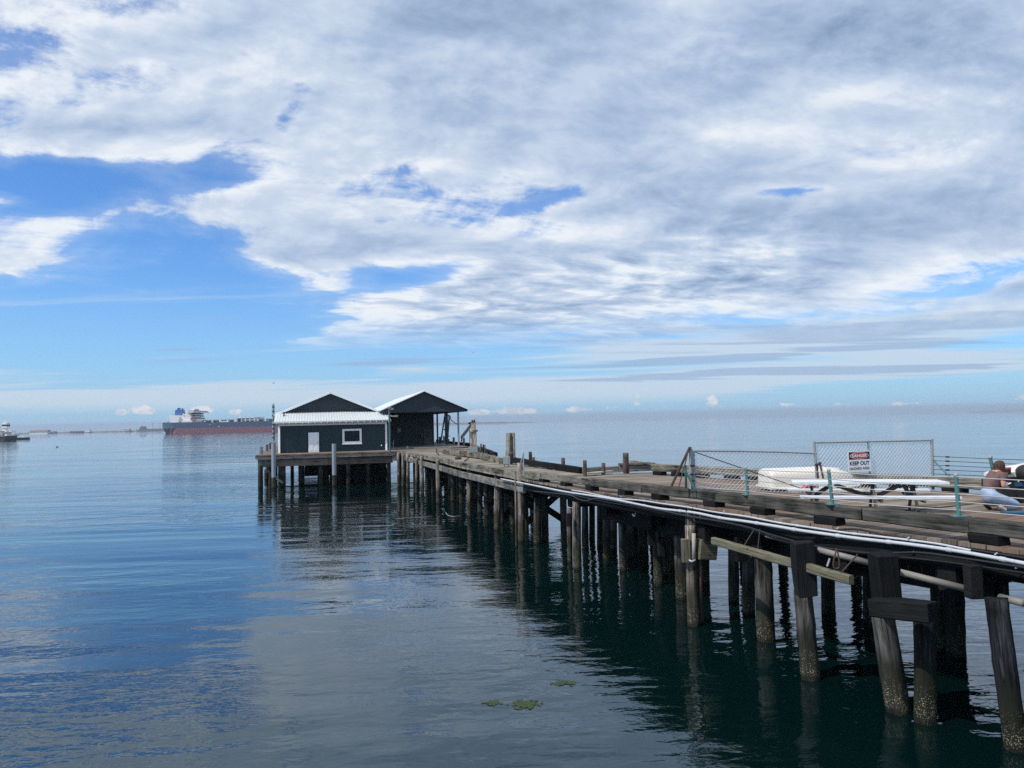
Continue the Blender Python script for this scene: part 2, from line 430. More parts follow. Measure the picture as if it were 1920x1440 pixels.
M['tablewhite'] = plain('worn_white_table_paint', (0.66, 0.69, 0.72), 0.6, var=0.16, scale=6.0, streak=0.35)
M['tablewood'] = wood('table_leg_timber', (0.20, 0.19, 0.17), (0.035, 0.03, 0.026), 'X')
M['blue'] = plain('blue_plastic', (0.02, 0.085, 0.17), 0.4, var=0.15)
M['concrete'] = plain('pale_concrete', (0.33, 0.31, 0.27), 0.9, var=0.15, bump=0.5)
M['skin'] = plain('skin', (0.52, 0.27, 0.19), 0.55, var=0.05)
M['hair'] = wood('brown_hair', (0.16, 0.095, 0.06), (0.035, 0.018, 0.012), 'Z', grain=3.0, rough=0.5)
M['shirt'] = plain('brown_cotton', (0.145, 0.085, 0.080), 0.9, var=0.2, scale=9.0, bump=0.5)
M['denim'] = plain('light_blue_denim', (0.33, 0.43, 0.58), 0.9, var=0.25, scale=7.0, bump=0.6)
M['shoe'] = plain('cream_sneaker', (0.62, 0.58, 0.52), 0.6)
M['paper'] = plain('white_paper', (0.80, 0.82, 0.84), 0.7, var=0.02)
M['redsign'] = plain('sign_red', (0.55, 0.015, 0.02), 0.4, var=0.03)
M['signblack'] = plain('sign_black', (0.01, 0.01, 0.01), 0.4)
M['signwhite'] = plain('sign_white', (0.88, 0.88, 0.88), 0.4, var=0.03)
M['navy'] = plain('navy_hull_paint', (0.045, 0.075, 0.13), 0.5)
M['hullred'] = plain('red_antifouling', (0.19, 0.08, 0.10), 0.6, scale=0.02, var=0.2)
M['shipwhite'] = plain('ship_white', (0.78, 0.78, 0.76), 0.5, var=0.06, scale=0.1)
M['funnel'] = plain('blue_funnel_paint', (0.03, 0.11, 0.34), 0.5)
M['deckgreen'] = plain('ship_deck_green', (0.10, 0.16, 0.16), 0.6)
M['orange'] = plain('orange_red_lifeboat', (0.6, 0.12, 0.08), 0.5)
M['bargegrey'] = plain('barge_grey', (0.055, 0.065, 0.075), 0.7, scale=0.2)
M['beige'] = plain('beige_deck_load', (0.44, 0.40, 0.36), 0.8, scale=0.3)
M['tugblack'] = plain('tug_black', (0.02, 0.022, 0.03), 0.6)
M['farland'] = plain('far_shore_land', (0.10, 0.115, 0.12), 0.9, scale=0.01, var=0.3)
M['hillland'] = plain('haze_toned_hill', (0.20, 0.21, 0.27), 0.9, scale=0.01)  # land colour lightened to stand in for more haze
M['redroof'] = plain('brick_red_roof', (0.24, 0.10, 0.10), 0.8)
M['navalgrey'] = plain('naval_grey', (0.14, 0.16, 0.18), 0.6)
M['algae'] = plain('green_seaweed', (0.030, 0.052, 0.014), 0.8, var=0.6, scale=25.0, bump=1.0)
M['bird'] = plain('dark_feathers', (0.035, 0.035, 0.04), 0.8)
# ------------------------------------------------------------------ mesh helpers
WM = {}          # world matrices of what has been built
class MB:
    def __init__(s): s.v = []; s.f = []; s.tone = []
    def add(s, vs, fs, tone=None):
        n = len(s.v)
        s.v += [Vector(v) for v in vs]
        s.f += [tuple(i + n for i in f) for f in fs]
        s.tone += [tone] * len(fs)
        return s
    def hexa(s, p, tone=None):   # p: 4 bottom ccw, 4 top ccw
        return s.add(p, [(3, 2, 1, 0), (4, 5, 6, 7), (0, 1, 5, 4), (1, 2, 6, 5), (2, 3, 7, 6), (3, 0, 4, 7)], tone)
    def box(s, x0, x1, y0, y1, z0, z1):
        return s.hexa([(x0, y0, z0), (x1, y0, z0), (x1, y1, z0), (x0, y1, z0), (x0, y0, z1), (x1, y0, z1), (x1, y1, z1), (x0, y1, z1)])
    def tube(s, pts, r, n=8, caps=True):
        pts = [Vector(p) for p in pts]
        rs = r if isinstance(r, (list, tuple)) else [r] * len(pts)
        rings = []
        for i, p in enumerate(pts):
            d = (pts[min(i + 1, len(pts) - 1)] - pts[max(i - 1, 0)]).normalized()
            a = Vector((0, 0, 1)) if abs(d.z) < 0.9 else Vector((1, 0, 0))
            e1 = d.cross(a).normalized(); e2 = d.cross(e1).normalized()
            rings.append([p + (e1 * math.cos(k * 2 * math.pi / n) + e2 * math.sin(k * 2 * math.pi / n)) * rs[i] for k in range(n)])
        vs = [v for rg in rings for v in rg]
        fs = []
        for i in range(len(pts) - 1):
            for k in range(n):
                a, b = i * n + k, i * n + (k + 1) % n
                fs.append((a, a + n, b + n, b))
        if caps:
            fs.append(tuple(range(n)))
            fs.append(tuple((len(pts) - 1) * n + k for k in reversed(range(n))))
        return s.add(vs, fs)
    def prism(s, poly, d):   # poly: 3d ring, extruded by vector d
        n = len(poly); d = Vector(d)
        vs = [Vector(p) for p in poly] + [Vector(p) + d for p in poly]
        fs = [tuple(reversed(range(n))), tuple(range(n, 2 * n))] + [(i, (i + 1) % n, (i + 1) % n + n, i + n) for i in range(n)]
        return s.add(vs, fs)
    def sphere(s, c, r, n=10, m=7):
        c = Vector(c); rr = r if isinstance(r, (tuple, list)) else (r, r, r)
        vs = [c + Vector((0, 0, rr[2]))]
        for i in range(1, m):
            a = math.pi * i / m
            for k in range(n):
                b = 2 * math.pi * k / n
                vs.append(c + Vector((rr[0] * math.sin(a) * math.cos(b), rr[1] * math.sin(a) * math.sin(b), rr[2] * math.cos(a))))
        vs.append(c - Vector((0, 0, rr[2])))
        fs = [(0, 1 + k, 1 + (k + 1) % n) for k in range(n)]
        for i in range(m - 2):
            for k in range(n):
                a, b = 1 + i * n + k, 1 + i * n + (k + 1) % n
                fs.append((a, a + n, b + n, b))
        e = len(vs) - 1; q = 1 + (m - 2) * n
        fs += [(e, q + (k + 1) % n, q + k) for k in range(n)]
        return s.add(vs, fs)
def link(o, parent, mw):
    COL.objects.link(o)
    WM[o] = mw
    if parent is not None:
        o.parent = parent
        o.matrix_local = WM[parent].inverted() @ mw
    else:
        o.matrix_world = mw
def build(name, mb, mat, parent=None, mw=None, smooth=False, local=False):
    """mesh data is given in world coordinates unless local=True; mw is the object's own frame"""
    if mw is None:
        if parent is not None: mw = WM[parent]
        else:
            n_ = len(mb.v); c = sum(mb.v, Vector()) / n_
            mw = Matrix.Translation((c.x, c.y, min(v.z for v in mb.v)))
            if local: mw = Matrix.Identity(4)
    vs = mb.v
    if not local:
        inv = mw.inverted(); vs = [inv @ v for v in mb.v]
    me = bpy.data.meshes.new(name)
    me.from_pydata([tuple(v) for v in vs], [], mb.f)
    me.validate()
    bm = bmesh.new(); bm.from_mesh(me)
    bmesh.ops.recalc_face_normals(bm, faces=bm.faces)
    bm.to_mesh(me); bm.free()
    if any(x is not None for x in mb.tone) and len(me.polygons) == len(mb.tone):
        at = me.color_attributes.new('tone', 'FLOAT_COLOR', 'CORNER')
        for p_ in me.polygons:
            tn = mb.tone[p_.index] or (0.5, 0)
            for li in p_.loop_indices: at.data[li].color = (tn[0], tn[1], 0, 1)
    for m_ in (mat if isinstance(mat, (list, tuple)) else [mat]): me.materials.append(m_)
    if smooth: me.shade_smooth()
    o = bpy.data.objects.new(name, me)
    link(o, parent, mw)
    return o
def thing(name, label, cat, loc, rotz=0.0, group=None, mw=None):
    o = bpy.data.objects.new(name, None)
    o.empty_display_size = 0.2
    link(o, None, mw if mw is not None else Matrix.Translation(loc) @ Matrix.Rotation(rotz, 4, 'Z'))
    return prop(o, label, cat, group)
def frame(p0, p1, roll=0.0):
    x = (Vector(p1) - Vector(p0)).normalized()
    up = Vector((0, 0, 1)) if abs(x.z) < 0.95 else Vector((0, 1, 0))
    y = up.cross(x).normalized(); z = x.cross(y).normalized()
    m = Matrix((x, y, z)).transposed().to_4x4()
    return Matrix.Translation(p0) @ m @ Matrix.Rotation(roll, 4, 'X')
def beam_mb(L, w, h, worn=0.012, step=0.35, seed=0, ch=0.02, zoff=0.0):
    """timber along local X, chamfered and slightly uneven"""
    mb = MB(); n = max(2, int(L / step)); ch = min(ch, w * .2, h * .2)
    sec = [(-w/2 + ch, -h/2), (w/2 - ch, -h/2), (w/2, -h/2 + ch), (w/2, h/2 - ch), (w/2 - ch, h/2), (-w/2 + ch, h/2), (-w/2, h/2 - ch), (-w/2, -h/2 + ch)]
    vs = []
    for i in range(n + 1):
        x = L * i / n
        for (a, b) in sec:
            j = mnoise.noise_vector(Vector((x * 1.7 + seed * 3.1, a * 6, b * 6))) * worn
            e = mnoise.noise(Vector((seed, a * 9, b * 9))) * worn * 2 if i in (0, n) else 0
            vs.append((x + e, a + j.y, b + j.z + zoff))
    fs = []
    k = len(sec)
    for i in range(n):
        for q in range(k):
            a, b = i * k + q, i * k + (q + 1) % k
            fs.append((a, b, b + k, a + k))
    fs.append(tuple(reversed(range(k)))); fs.append(tuple(n * k + q for q in range(k)))
    return mb.add(vs, fs)
SEED = [0]
def beam(name, p0, p1, w, h, mat, parent=None, worn=0.012, roll=0.0):
    SEED[0] += 1
    p0 = Vector(p0); p1 = Vector(p1)
    return build(name, beam_mb((p1 - p0).length, w, h, worn, seed=SEED[0]), mat, parent, frame(p0, p1, roll), local=True)
def pile_mb(p0, p1, r0, r1, seg=14, step=0.22, seed=0, rough=0.05, lump=0.0):
    """round timber along local Z starting at the origin"""
    L = (Vector(p1) - Vector(p0)).length
    mb = MB(); n = max(3, int(L / step)); vs = []
    for i in range(n + 1):
        z = L * i / n; t = z / L; r = r0 + (r1 - r0) * t
        for k in range(seg):
            a = 2 * math.pi * k / seg
            q = 1 + rough * mnoise.noise(Vector((math.cos(a) * 2.2 + seed, math.sin(a) * 2.2, z * 0.7))) * 2 + rough * 0.6 * mnoise.noise(Vector((math.cos(a) * 7, math.sin(a) * 7 + seed, z * 3)))
            if lump: q += lump * max(0, mnoise.noise(Vector((math.cos(a) * 9, math.sin(a) * 9 + seed, z * 9))))
            e = 0.0
            if i == n: e = mnoise.noise(Vector((math.cos(a) * 2, math.sin(a) * 2, seed))) * r * 0.35
            vs.append((r * q * math.cos(a), r * q * math.sin(a), z + e))
    fs = []
    for i in range(n):
        for k in range(seg):
            a, b = i * seg + k, i * seg + (k + 1) % seg
            fs.append((a, b, b + seg, a + seg))
    c = len(vs); vs.append((0, 0, L + 0.0))
    for k in range(seg): fs.append((n * seg + k, n * seg + (k + 1) % seg, c))
    return mb.add(vs, fs)
def zframe(p0, p1):
    z = (Vector(p1) - Vector(p0)).normalized()
    x = Vector((1, 0, 0)); x = (x - z * x.dot(z)).normalized(); y = z.cross(x)
    return Matrix.Translation(p0) @ Matrix((x, y, z)).transposed().to_4x4()
def pile(name, p0, p1, r0, r1, mat, parent=None, **k):
    SEED[0] += 1
    return build(name, pile_mb(p0, p1, r0, r1, seed=SEED[0], **k), mat, parent, zframe(p0, p1), local=True, smooth=True)
def sheet(mb, o, u, v, n, pitch=0.22, depth=0.03, thick=0.02, poly=None):
    """ribbed metal sheet: origin o, edge vectors u (across ribs) and v (along ribs), outward normal n; poly(t) gives the v range at u-fraction t"""
    o = Vector(o); u = Vector(u); v = Vector(v); n = Vector(n).normalized()
    W = u.length; cnt = max(2, int(W / pitch)); prof = []
    for i in range(cnt):
        for (a, d) in ((0.0, 0), (0.62, 0), (0.70, 1), (0.92, 1)):
            prof.append(((i + a) / cnt, d * depth))
    prof.append((1.0, 0))
    vs = []
    for t, d in prof:
        lo, hi = poly(t) if poly else (0.0, 1.0)
        for dd in (d, -thick):
            vs.append(o + u * t + v * lo + n * dd); vs.append(o + u * t + v * hi + n * dd)
    fs = []
    for i in range(len(prof) - 1):
        a = i * 4; b = a + 4
        fs += [(a, b, b + 1, a + 1), (a + 2, a + 3, b + 3, b + 2), (a, a + 2, b + 2, b), (a + 1, b + 1, b + 3, a + 3)]
    e = (len(prof) - 1) * 4
    fs += [(0, 1, 3, 2), (e, e + 2, e + 3, e + 1)]
    return mb.add(vs, fs)
def lerp(a, b, t): return a + (b - a) * t
# ------------------------------------------------------------------ sea
me = bpy.data.meshes.new('sea')
S = 14000
me.from_pydata([(-S, -300, 0), (S, -300, 0), (S, S, 0), (-S, S, 0)], [], [(0, 1, 2, 3)])
sea = bpy.data.objects.new('sea', me); COL.objects.link(sea)
me.materials.append(M['water'])
prop(sea, 'calm blue sea with small ripples reaching the horizon', 'sea', kind='structure')
# ------------------------------------------------------------------ pier
Lpx = [(1900, 982, 1.80), (1800, 970.5, 1.80), (1500, 942, 1.80), (1300, 917, 1.82), (1240, 911, 1.85), (1100, 897, 1.98), (1000, 884.6, 2.07),
       (940, 880, 2.20), (860, 867, 2.24), (830, 859, 2.22), (750, 845.8, 2.33)]
L = [PH(*a) for a in Lpx]
ex = L[0] + (L[0] - L[2]) / (L[0].y - L[2].y) * -10.5
L.insert(0, Vector((ex.x, ex.y, L[0].z)))
def Lat(Y):
    for a, b in zip(L, L[1:]):
        if a.y <= Y <= b.y:
            return lerp(a, b, (Y - a.y) / (b.y - a.y))
    return L[-1] if Y > L[-1].y else L[0]
DZ = [(0, 2.2), (19, 2.2), (26, 2.38), (31.7, 2.44), (44, 2.46), (58, 2.46), (68, 2.38)]
def dz_at(Y):
    for a, b in zip(DZ, DZ[1:]):
        if a[0] <= Y <= b[0]: return CAMZ - lerp(a[1], b[1], (Y - a[0]) / (b[0] - a[0]))
    return CAMZ - DZ[-1][1]
RR = [Vector((-7.6, 70.5, 0)), Vector((-5.4, 62.3, 0)), Vector((-2.1, 53.6, 0)), Vector((-.2, 46.8, 0)), Vector((3.15, 35.5, 0)), Vector((6.57, 35.6, 0)), Vector((12.6, 20.4, 0)), Vector((22.7, 2, 0)), Vector((25, -4, 0))]
def Lstation(Y):
    a = Lat(Y); b = Lat(Y + 0.4) if Y + .4 < L[-1].y else Lat(Y); a0 = Lat(Y - .4) if Y > 2 else a
    d = (b - a0); d.z = 0; d.normalize()
    return a, d, Vector((d.y, -d.x, 0))
def hitR(p, n):
    best = None
    for a, b in zip(RR, RR[1:]):
        e = b - a; den = n.x * e.y - n.y * e.x
        if abs(den) < 1e-9: continue
        w = a - p
        t = (w.x * e.y - w.y * e.x) / den; s = (w.x * n.y - w.y * n.x) / den
        if 0 <= s <= 1 and t > 0.5 and (best is None or t < best): best = t
    return best or 6.0
pier = thing('timber_pier', 'long weathered timber pier curving from the near right out to the green sheds', 'pier', (L[2].x, L[2].y, CAMZ - 2.2))
Pm = WM[pier]
# deck boards
mb = MB()
rnd = random.Random(3)
Y = L[0].y
sts = []
while Y < L[-1].y - 0.1:
    a, d, n = Lstation(Y)
    sts.append((a, d, n)); Y += 0.27 * d.y
for i in range(len(sts) - 1):
    a, d, n = sts[i]; b, d2, n2 = sts[i + 1]
    ta, tb = hitR(a, n), hitR(b, n2)
    A0 = a - n * rnd.uniform(0.02, 0.07); A1 = a + n * ta; B0 = b - n2 * rnd.uniform(0.02, 0.07); B1 = b + n2 * tb
    if abs(ta - tb) > 2: B1 = b + n2 * ta
    z = dz_at(a.y) + rnd.uniform(-.006, .006); g = 0.012
    q = []
    for zz in (z - .075, z):
        for p_, s_ in ((A0, 1), (A1, 1), (B1, -1), (B0, -1)):
            q.append((p_.x + d.x * g * s_ * .5, p_.y + d.y * g * s_ * .5, zz))
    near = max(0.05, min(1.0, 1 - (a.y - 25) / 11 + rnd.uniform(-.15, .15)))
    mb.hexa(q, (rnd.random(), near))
build('deck_planks', mb, M['deck'], pier)
# dark lengthwise beams under the planks; inner stringers are added to block light
def strip(inset, z0, z1, name, mat, width=0.3, yr=(3, 66)):
    ys = [yr[0] + (yr[1] - yr[0]) * i / 14 for i in range(15)]
    ys = [y for y in ys if y <= yr[1]]
    mbs = MB(); pv = None
    for y in ys:
        a, d, n = Lstation(y); dz = dz_at(y)
        c = a + n * inset
        ring = [(c.x - n.x * width / 2, c.y - n.y * width / 2, dz + z0), (c.x + n.x * width / 2, c.y + n.y * width / 2, dz + z0),
                (c.x + n.x * width / 2, c.y + n.y * width / 2, dz + z1), (c.x - n.x * width / 2, c.y - n.y * width / 2, dz + z1)]
        mbs.v += [Vector(v) for v in ring]
        if pv is not None:
            k = len(mbs.v) - 8
            for q_ in range(4): mbs.f.append((k + q_, k + (q_ + 1) % 4, k + 4 + (q_ + 1) % 4, k + 4 + q_)); mbs.tone.append(None)
        pv = 1
    return build(name, mbs, mat, pier)
# edge stringers in lengths, then inner ones
ys = [2.5, 7, 11.4, 15.6, 19.6]
for a, b in zip(ys, ys[1:]):
    p, d, n = Lstation(a); q, d2, n2 = Lstation(b)
    za, zb = dz_at(a) - .26, dz_at(b) - .26
    beam('edge_stringer', (p.x - n.x * .0, p.y - n.y * .0, za), (q.x - n2.x * .0, q.y - n2.y * .0, zb), .2, .36, M['tar'], pier)
ys = [19.6, 24.2, 28.6, 33]
for a, b in zip(ys, ys[1:]):
    p, d, n = Lstation(a); q, d2, n2 = Lstation(b)
    beam('edge_stringer', (p.x, p.y, dz_at(a) - .27), (q.x, q.y, dz_at(b) - .27), .2, .36, M['tar'], pier)
ys = [33, 38.5, 44, 49.5, 55, 60, 65]
for a, b in zip(ys, ys[1:]):
    p, d, n = Lstation(a); q, d2, n2 = Lstation(b)
    beam('edge_stringer', (p.x - n.x * .05, p.y, dz_at(a) - .42), (q.x - n2.x * .05, q.y, dz_at(b) - .42), .16, .34, M['grey_beam'], pier)
for ins in (1.2, 2.5, 3.4):
    strip(ins, -.45, -.09, 'inner_stringer', M['tar'], .25)
for ins in (4.9, 6.3, 7.7):
    strip(ins, -.45, -.09, 'inner_stringer', M['tar'], .25, (3, 27))
strip(.8, -1.06, -.40, 'girder', M['tar'], .25, (13.2, 27))
strip(.7, -.66, -.40, 'girder', M['tar'], .25, (4, 13.2))
strip(4.7, -.95, -.45, 'girder', M['tar'], .25, (6, 27))  # extra girder added to darken the gaps behind the piles
strip(2.2, -.9, -.45, 'girder', M['tar'], .25, (11, 34))
# curb on the water side
cy = [2.0, 6.3, 9.8, 13.15, 14.9, 19.0, 22.6, 26.4, 31.2]
for i, (a, b) in enumerate(zip(cy, cy[1:])):
    p, q = Lat(a), Lat(b)
    _, d, n = Lstation(a)
    h = .245
    beam('curb_timber', (p.x + n.x * .12, p.y + n.y * .12, p.z - h / 2), (q.x + n.x * .12 - d.x * .015, q.y + n.y * .12, q.z - h / 2), .27, h, M['beam_near'] if b < 27 else M['beam'], pier, .022)
cy = [31.2, 35.8, 40, 44, 49, 54, 58.5, 63, 67.6]
for i, (a, b) in enumerate(zip(cy, cy[1:])):
    p, q = Lat(a), Lat(b)
    _, d, n = Lstation(a)
    h = .32
    beam('curb_timber', (p.x + n.x * .12, p.y + n.y * .12, p.z - h / 2), (q.x + n.x * .12, q.y + n.y * .12, q.z - h / 2), .27, h, M['beam'], pier, .035)
# blocks that carry the curb: (photo x, where the curb sits on it)
for bx in (1835, 1541, 1416, 1327, 1228, 1165, 1103, 1056, 1015):
    # find Y on the left line for this photo column
    Y = min((abs(((Lat(y_ / 50).x) / (y_ / 50)) - (bx - 960 - 4) / F), y_ / 50) for y_ in range(500, 1800))[1]
    p, d, n = Lstation(Y)
    z0 = dz_at(Y); z1 = p.z - .24
    if z1 - z0 < .06: z1 = z0 + .06
    c = Vector((p.x + n.x * .12, p.y + n.y * .12, (z0 + z1) / 2))
    beam('curb_block', c - d * .26, c + d * .26, .30, z1 - z0, M['tar'], pier, .012)
for Y in (5, 8.4):
    p, d, n = Lstation(Y)
    c = Vector((p.x + n.x * .12, p.y + n.y * .12, (dz_at(Y) + p.z - .24) / 2))
    beam('curb_block', c - d * .26, c + d * .26, .30, .16, M['tar'], pier, .012)
# far-side curbs
def seg(name, a, b, w, h, mat, parent=pier, worn=.02, n=1):
    a = Vector(a); b = Vector(b)
    for i in range(n):
        p = lerp(a, b, i / n); q = lerp(a, b, (i + 1) / n)
        beam(name, p, q - (q - p).normalized() * .02, w, h, mat, parent, worn)
a1, a2 = PH(1226, 876.5, 2.13), PH(1849, 908, 1.97)
a3 = a2 + (a2 - a1).normalized() * 14
a3.z = a2.z
seg('far_curb_timber', a1, a2, .30, .30, M['beam'], n=4)
seg('far_curb_timber', a2, a3, .30, .30, M['beam'], n=3)
dd = (a2 - a1); LL = dd.length; dd.normalize()
s_ = 0.4
for k in range(14):
    c = a1 + dd * s_
    c.z = (c.z - .15 + dz_at(c.y)) / 2
    hh = max(.08, 2 * (c.z - dz_at(c.y)))
    beam('curb_block', c - dd * .3, c + dd * .3, .3, hh, M['tar'], pier)
    s_ += [1.25, 1.5, 1.7][k % 3]
seg('far_curb_timber', PH(956, 861.5, 2.19), PH(1091, 882.5, 2.31), .28, .30, M['tar'], n=3)
seg('far_curb_timber', PH(904, 855, 2.22), PH(941, 864.5, 2.32), .34, .34, M['beam'], worn=.06)
seg('far_curb_timber', PH(941, 864.5, 2.32), PH(957, 866, 2.3), .30, .30, M['beam'], worn=.06)
seg('far_curb_timber', PH(834, 847.5, 2.28), PH(903, 854, 2.20), .30, .40, M['beam'], worn=.05, n=2)
# cross beam where the pier widens
p0 = PH(1092, 883, 2.31); p1 = PH(1226, 876.5, 2.23)
seg('cross_timber', p0, p1, .25, .28, M['grey_beam'], n=2)
p0 = PH(1160, 871, 2.06); p1 = PH(1218, 868.5, 2.03)
seg('cross_timber', p0, p1, .5, .1, M['beam'])
p0 = PH(1183, 865, 2.0); p1 = PH(1226, 870, 2.0)
seg('cross_timber', p0, p1, .15, .1, M['beam'])

# piles: photo column and waterline row, top row, diameter in photo pixels, x lean at the top
def near_pile(xb, yb, wpx, top=None, xt=None, mat='pile_dark', parent=pier, name='pile', **k):
    b = PH(xb, yb, CAMZ)
    w = wpx / F * b.y / 2
    if top is None: zt = dz_at(min(b.y, 66)) - .12
    else: zt = PY(xt or xb, top, b.y).z
    tp = PY(xt, top, b.y) if xt is not None and top is not None else Vector((b.x, b.y, zt))
    if xt is not None and top is None:
        tp = PY(xt, yb - (zt / b.y * F), b.y); tp.z = zt
    d = (tp - b); d.normalize()
    base = b - d * 1.6
    return pile(name, base, tp, w * 1.04, w * .93, M[mat], parent, **k)
bear = [(1905, 1405, 40, 1868), (1685, 1334, 42, 1652), (1735, 1353, 38, 1733), (1520, 1272, 34, 1505), (1437, 1200, 33, 1428), (1404, 1150, 23, 1402),
        (1306, 1168, 26, 1297), (1280, 1122, 25, 1273), (1235, 1097, 18, 1229), (1169, 1070, 15, 1165), (1138, 1048, 15, 1136), (1058, 1016, 11, 1057), (1008, 1020, 15, 1008), (1020, 1017, 12, 1018),
        (921, 955, 10, 921), (849, 940, 8, 849), (859, 941, 8, 859), (812, 927, 6, 812), (950, 968, 10, 950), (962, 985, 9, 962), (900, 962, 9, 900), (985, 975, 10, 985),
        (1792, 1228, 34, 1788), (1642, 1178, 22, 1640), (1882, 1277, 24, 1876), (1097, 1030, 12, 1097), (1192, 1040, 13, 1190), (1210, 1035, 12, 1208), (1110, 1010, 11, 1110), (1553, 1130, 24, 1550), (1320, 1095, 22, 1318),
        (1376, 1128, 20, 1374), (1246, 1078, 18, 1244), (1262, 1066, 18, 1260), (1150, 1032, 14, 1150), (1125, 1024, 12, 1125), (1181, 1045, 13, 1180), (1552, 1150, 22, 1549), (1628, 1168, 18, 1625), (1762, 1218, 28, 1757), (1508, 1190, 26, 1504), (1296, 1110, 20, 1294)]
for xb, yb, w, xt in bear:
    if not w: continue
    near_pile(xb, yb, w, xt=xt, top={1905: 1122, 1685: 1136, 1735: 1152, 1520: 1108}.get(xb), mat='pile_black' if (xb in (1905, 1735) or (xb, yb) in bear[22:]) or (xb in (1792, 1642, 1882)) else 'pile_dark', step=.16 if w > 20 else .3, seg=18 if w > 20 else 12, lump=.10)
# more bents further out and out of frame
rnd = random.Random(5)
for Y in [3.2, 6.1, 9.0]:
    a, d, n = Lstation(Y)
    for t_ in (.1, 3.0, 6.0):
        c = a + n * t_
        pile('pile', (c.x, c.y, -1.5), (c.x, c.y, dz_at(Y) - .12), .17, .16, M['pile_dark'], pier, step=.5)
for Y in [36.2, 39.5, 43, 46.5, 50, 53.5, 57, 60.5, 64]:
    a, d, n = Lstation(Y)
    wd = hitR(a, n)
    for f_ in (.33, .62, .9):
        c = a + n * (wd * f_ + rnd.uniform(-.2, .2)) + d * rnd.uniform(-.3, .3)
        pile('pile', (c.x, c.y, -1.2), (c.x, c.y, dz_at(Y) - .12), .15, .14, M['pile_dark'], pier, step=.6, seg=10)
for (x, y) in [(6.2, 33.2), (4.4, 34.2), (8.8, 29.0), (11.0, 24.5), (13.2, 19.4), (15.5, 15.2), (9.5, 26.8), (5.4, 31.2)]:
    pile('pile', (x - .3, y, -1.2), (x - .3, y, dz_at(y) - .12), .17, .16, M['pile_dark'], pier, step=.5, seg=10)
# pile caps across the pier
def cap(p, n, t0, t1, z, w=.34, h=.36):
    a = p + n * t0; b = p + n * t1
    beam('pile_cap', (a.x, a.y, z), (b.x, b.y, z), w, h, M['tar'], pier, .015)
for Y, t0, t1, drop, hh in [(11.8, -.1, 7.5, .75, .42), (13.45, -.15, 4.2, .66, .42), (15.3, -.1, 7, .72, .40), (17.8, .2, 6, .66, .36), (19.5, -.1, 6.4, .68, .36), (22.6, .2, 6, .66, .34), (25.6, .2, 5, .62, .30),
                    (28.4, .1, 4, .6, .3), (32.6, .1, 3.5, .6, .3), (6.1, -.2, 8, .66, .36), (9.0, -.2, 8, .66, .36)]:
    a, d, n = Lstation(Y)
    cap(a, n, t0, t1, dz_at(Y) - drop, h=hh)
for Y in [36.2, 39.5, 43, 46.5, 50, 53.5, 57, 60.5, 64]:
    a, d, n = Lstation(Y)
    cap(a, n, .15, hitR(a, n) - .1, dz_at(Y) - .62, .28, .26)
for Y in [36.2, 39.5, 43, 46.5, 50, 53.5, 57, 60.5]:  # dark diagonal and level boards added only to darken the gaps under the far pier
    a, d, n = Lstation(Y); wd = hitR(a, n)
    for (f0, f1, z0_, z1_, o_) in ((.3, .92, .3, 1.9, .1), (.95, .25, .4, 2.0, .3)):
        p0_ = a + n * wd * f0 + d * o_; p1_ = a + n * wd * f1 + d * o_
        beam('brace_shade_fill', (p0_.x, p0_.y, z0_), (p1_.x, p1_.y, z1_), .1, .3, M['tar'], pier, .01)
    p0_ = a + n * wd * .5; q, d2, n2 = Lstation(min(Y + 3.4, 64)); p1_ = q + n2 * wd * .5
    beam('brace_shade_fill', (p0_.x, p0_.y, 1.55), (p1_.x, p1_.y, 1.55), .1, .7, M['tar'], pier, .01)
# heavy doubled bent in the near bay: block post, outrigger cap and short posts
Y = 13.3
a, d, n = Lstation(Y)
c = PY(1657, 1085, Y); beam('post_block', (c.x, c.y, c.z + .40), (c.x + .06, c.y, c.z - .44), .36, .34, M['tar'], pier, .035)
a = PY(1640, 1136, 13.2); b = PY(1750, 1148, 12.4)
beam('outrigger_cap', a, b, .40, .30, M['tar'], pier, .035)
c = PY(1507, 1075, 15.0); beam('post_block', (c.x, c.y, c.z + .60), (c.x + .03, c.y, c.z - .42), .38, .3, M['tar'], pier, .035)
c = PY(1825, 1095, 12.6); beam('post_block', (c.x, c.y, c.z + .3), (c.x, c.y, c.z - .22), .22, .2, M['tar_z'], pier)
for (x, y, Y, w, h) in [(1389, 1030, 18.2, .25, .55), (1221, 1002, 23.3, .22, .62), (1240, 1025, 23, .2, .5), (1066, 975, 27, .14, .45), (1286, 1060, 19.8, .25, .35), (1150, 985, 25, .14, .3)]:
    c = PY(x, y, Y)
    beam('post_block', (c.x, c.y, c.z + h / 2), (c.x, c.y, c.z - h / 2), w, .2, M['tar_z'], pier)
# fender blocks bolted beside the battered pile
c = PY(1333, 1040, 19.2)
beam('post_block', (c.x - .25, c.y + .3, c.z + .1), (c.x + .2, c.y + .45, c.z + .05), .3, .5, M['greenbeam'], pier)

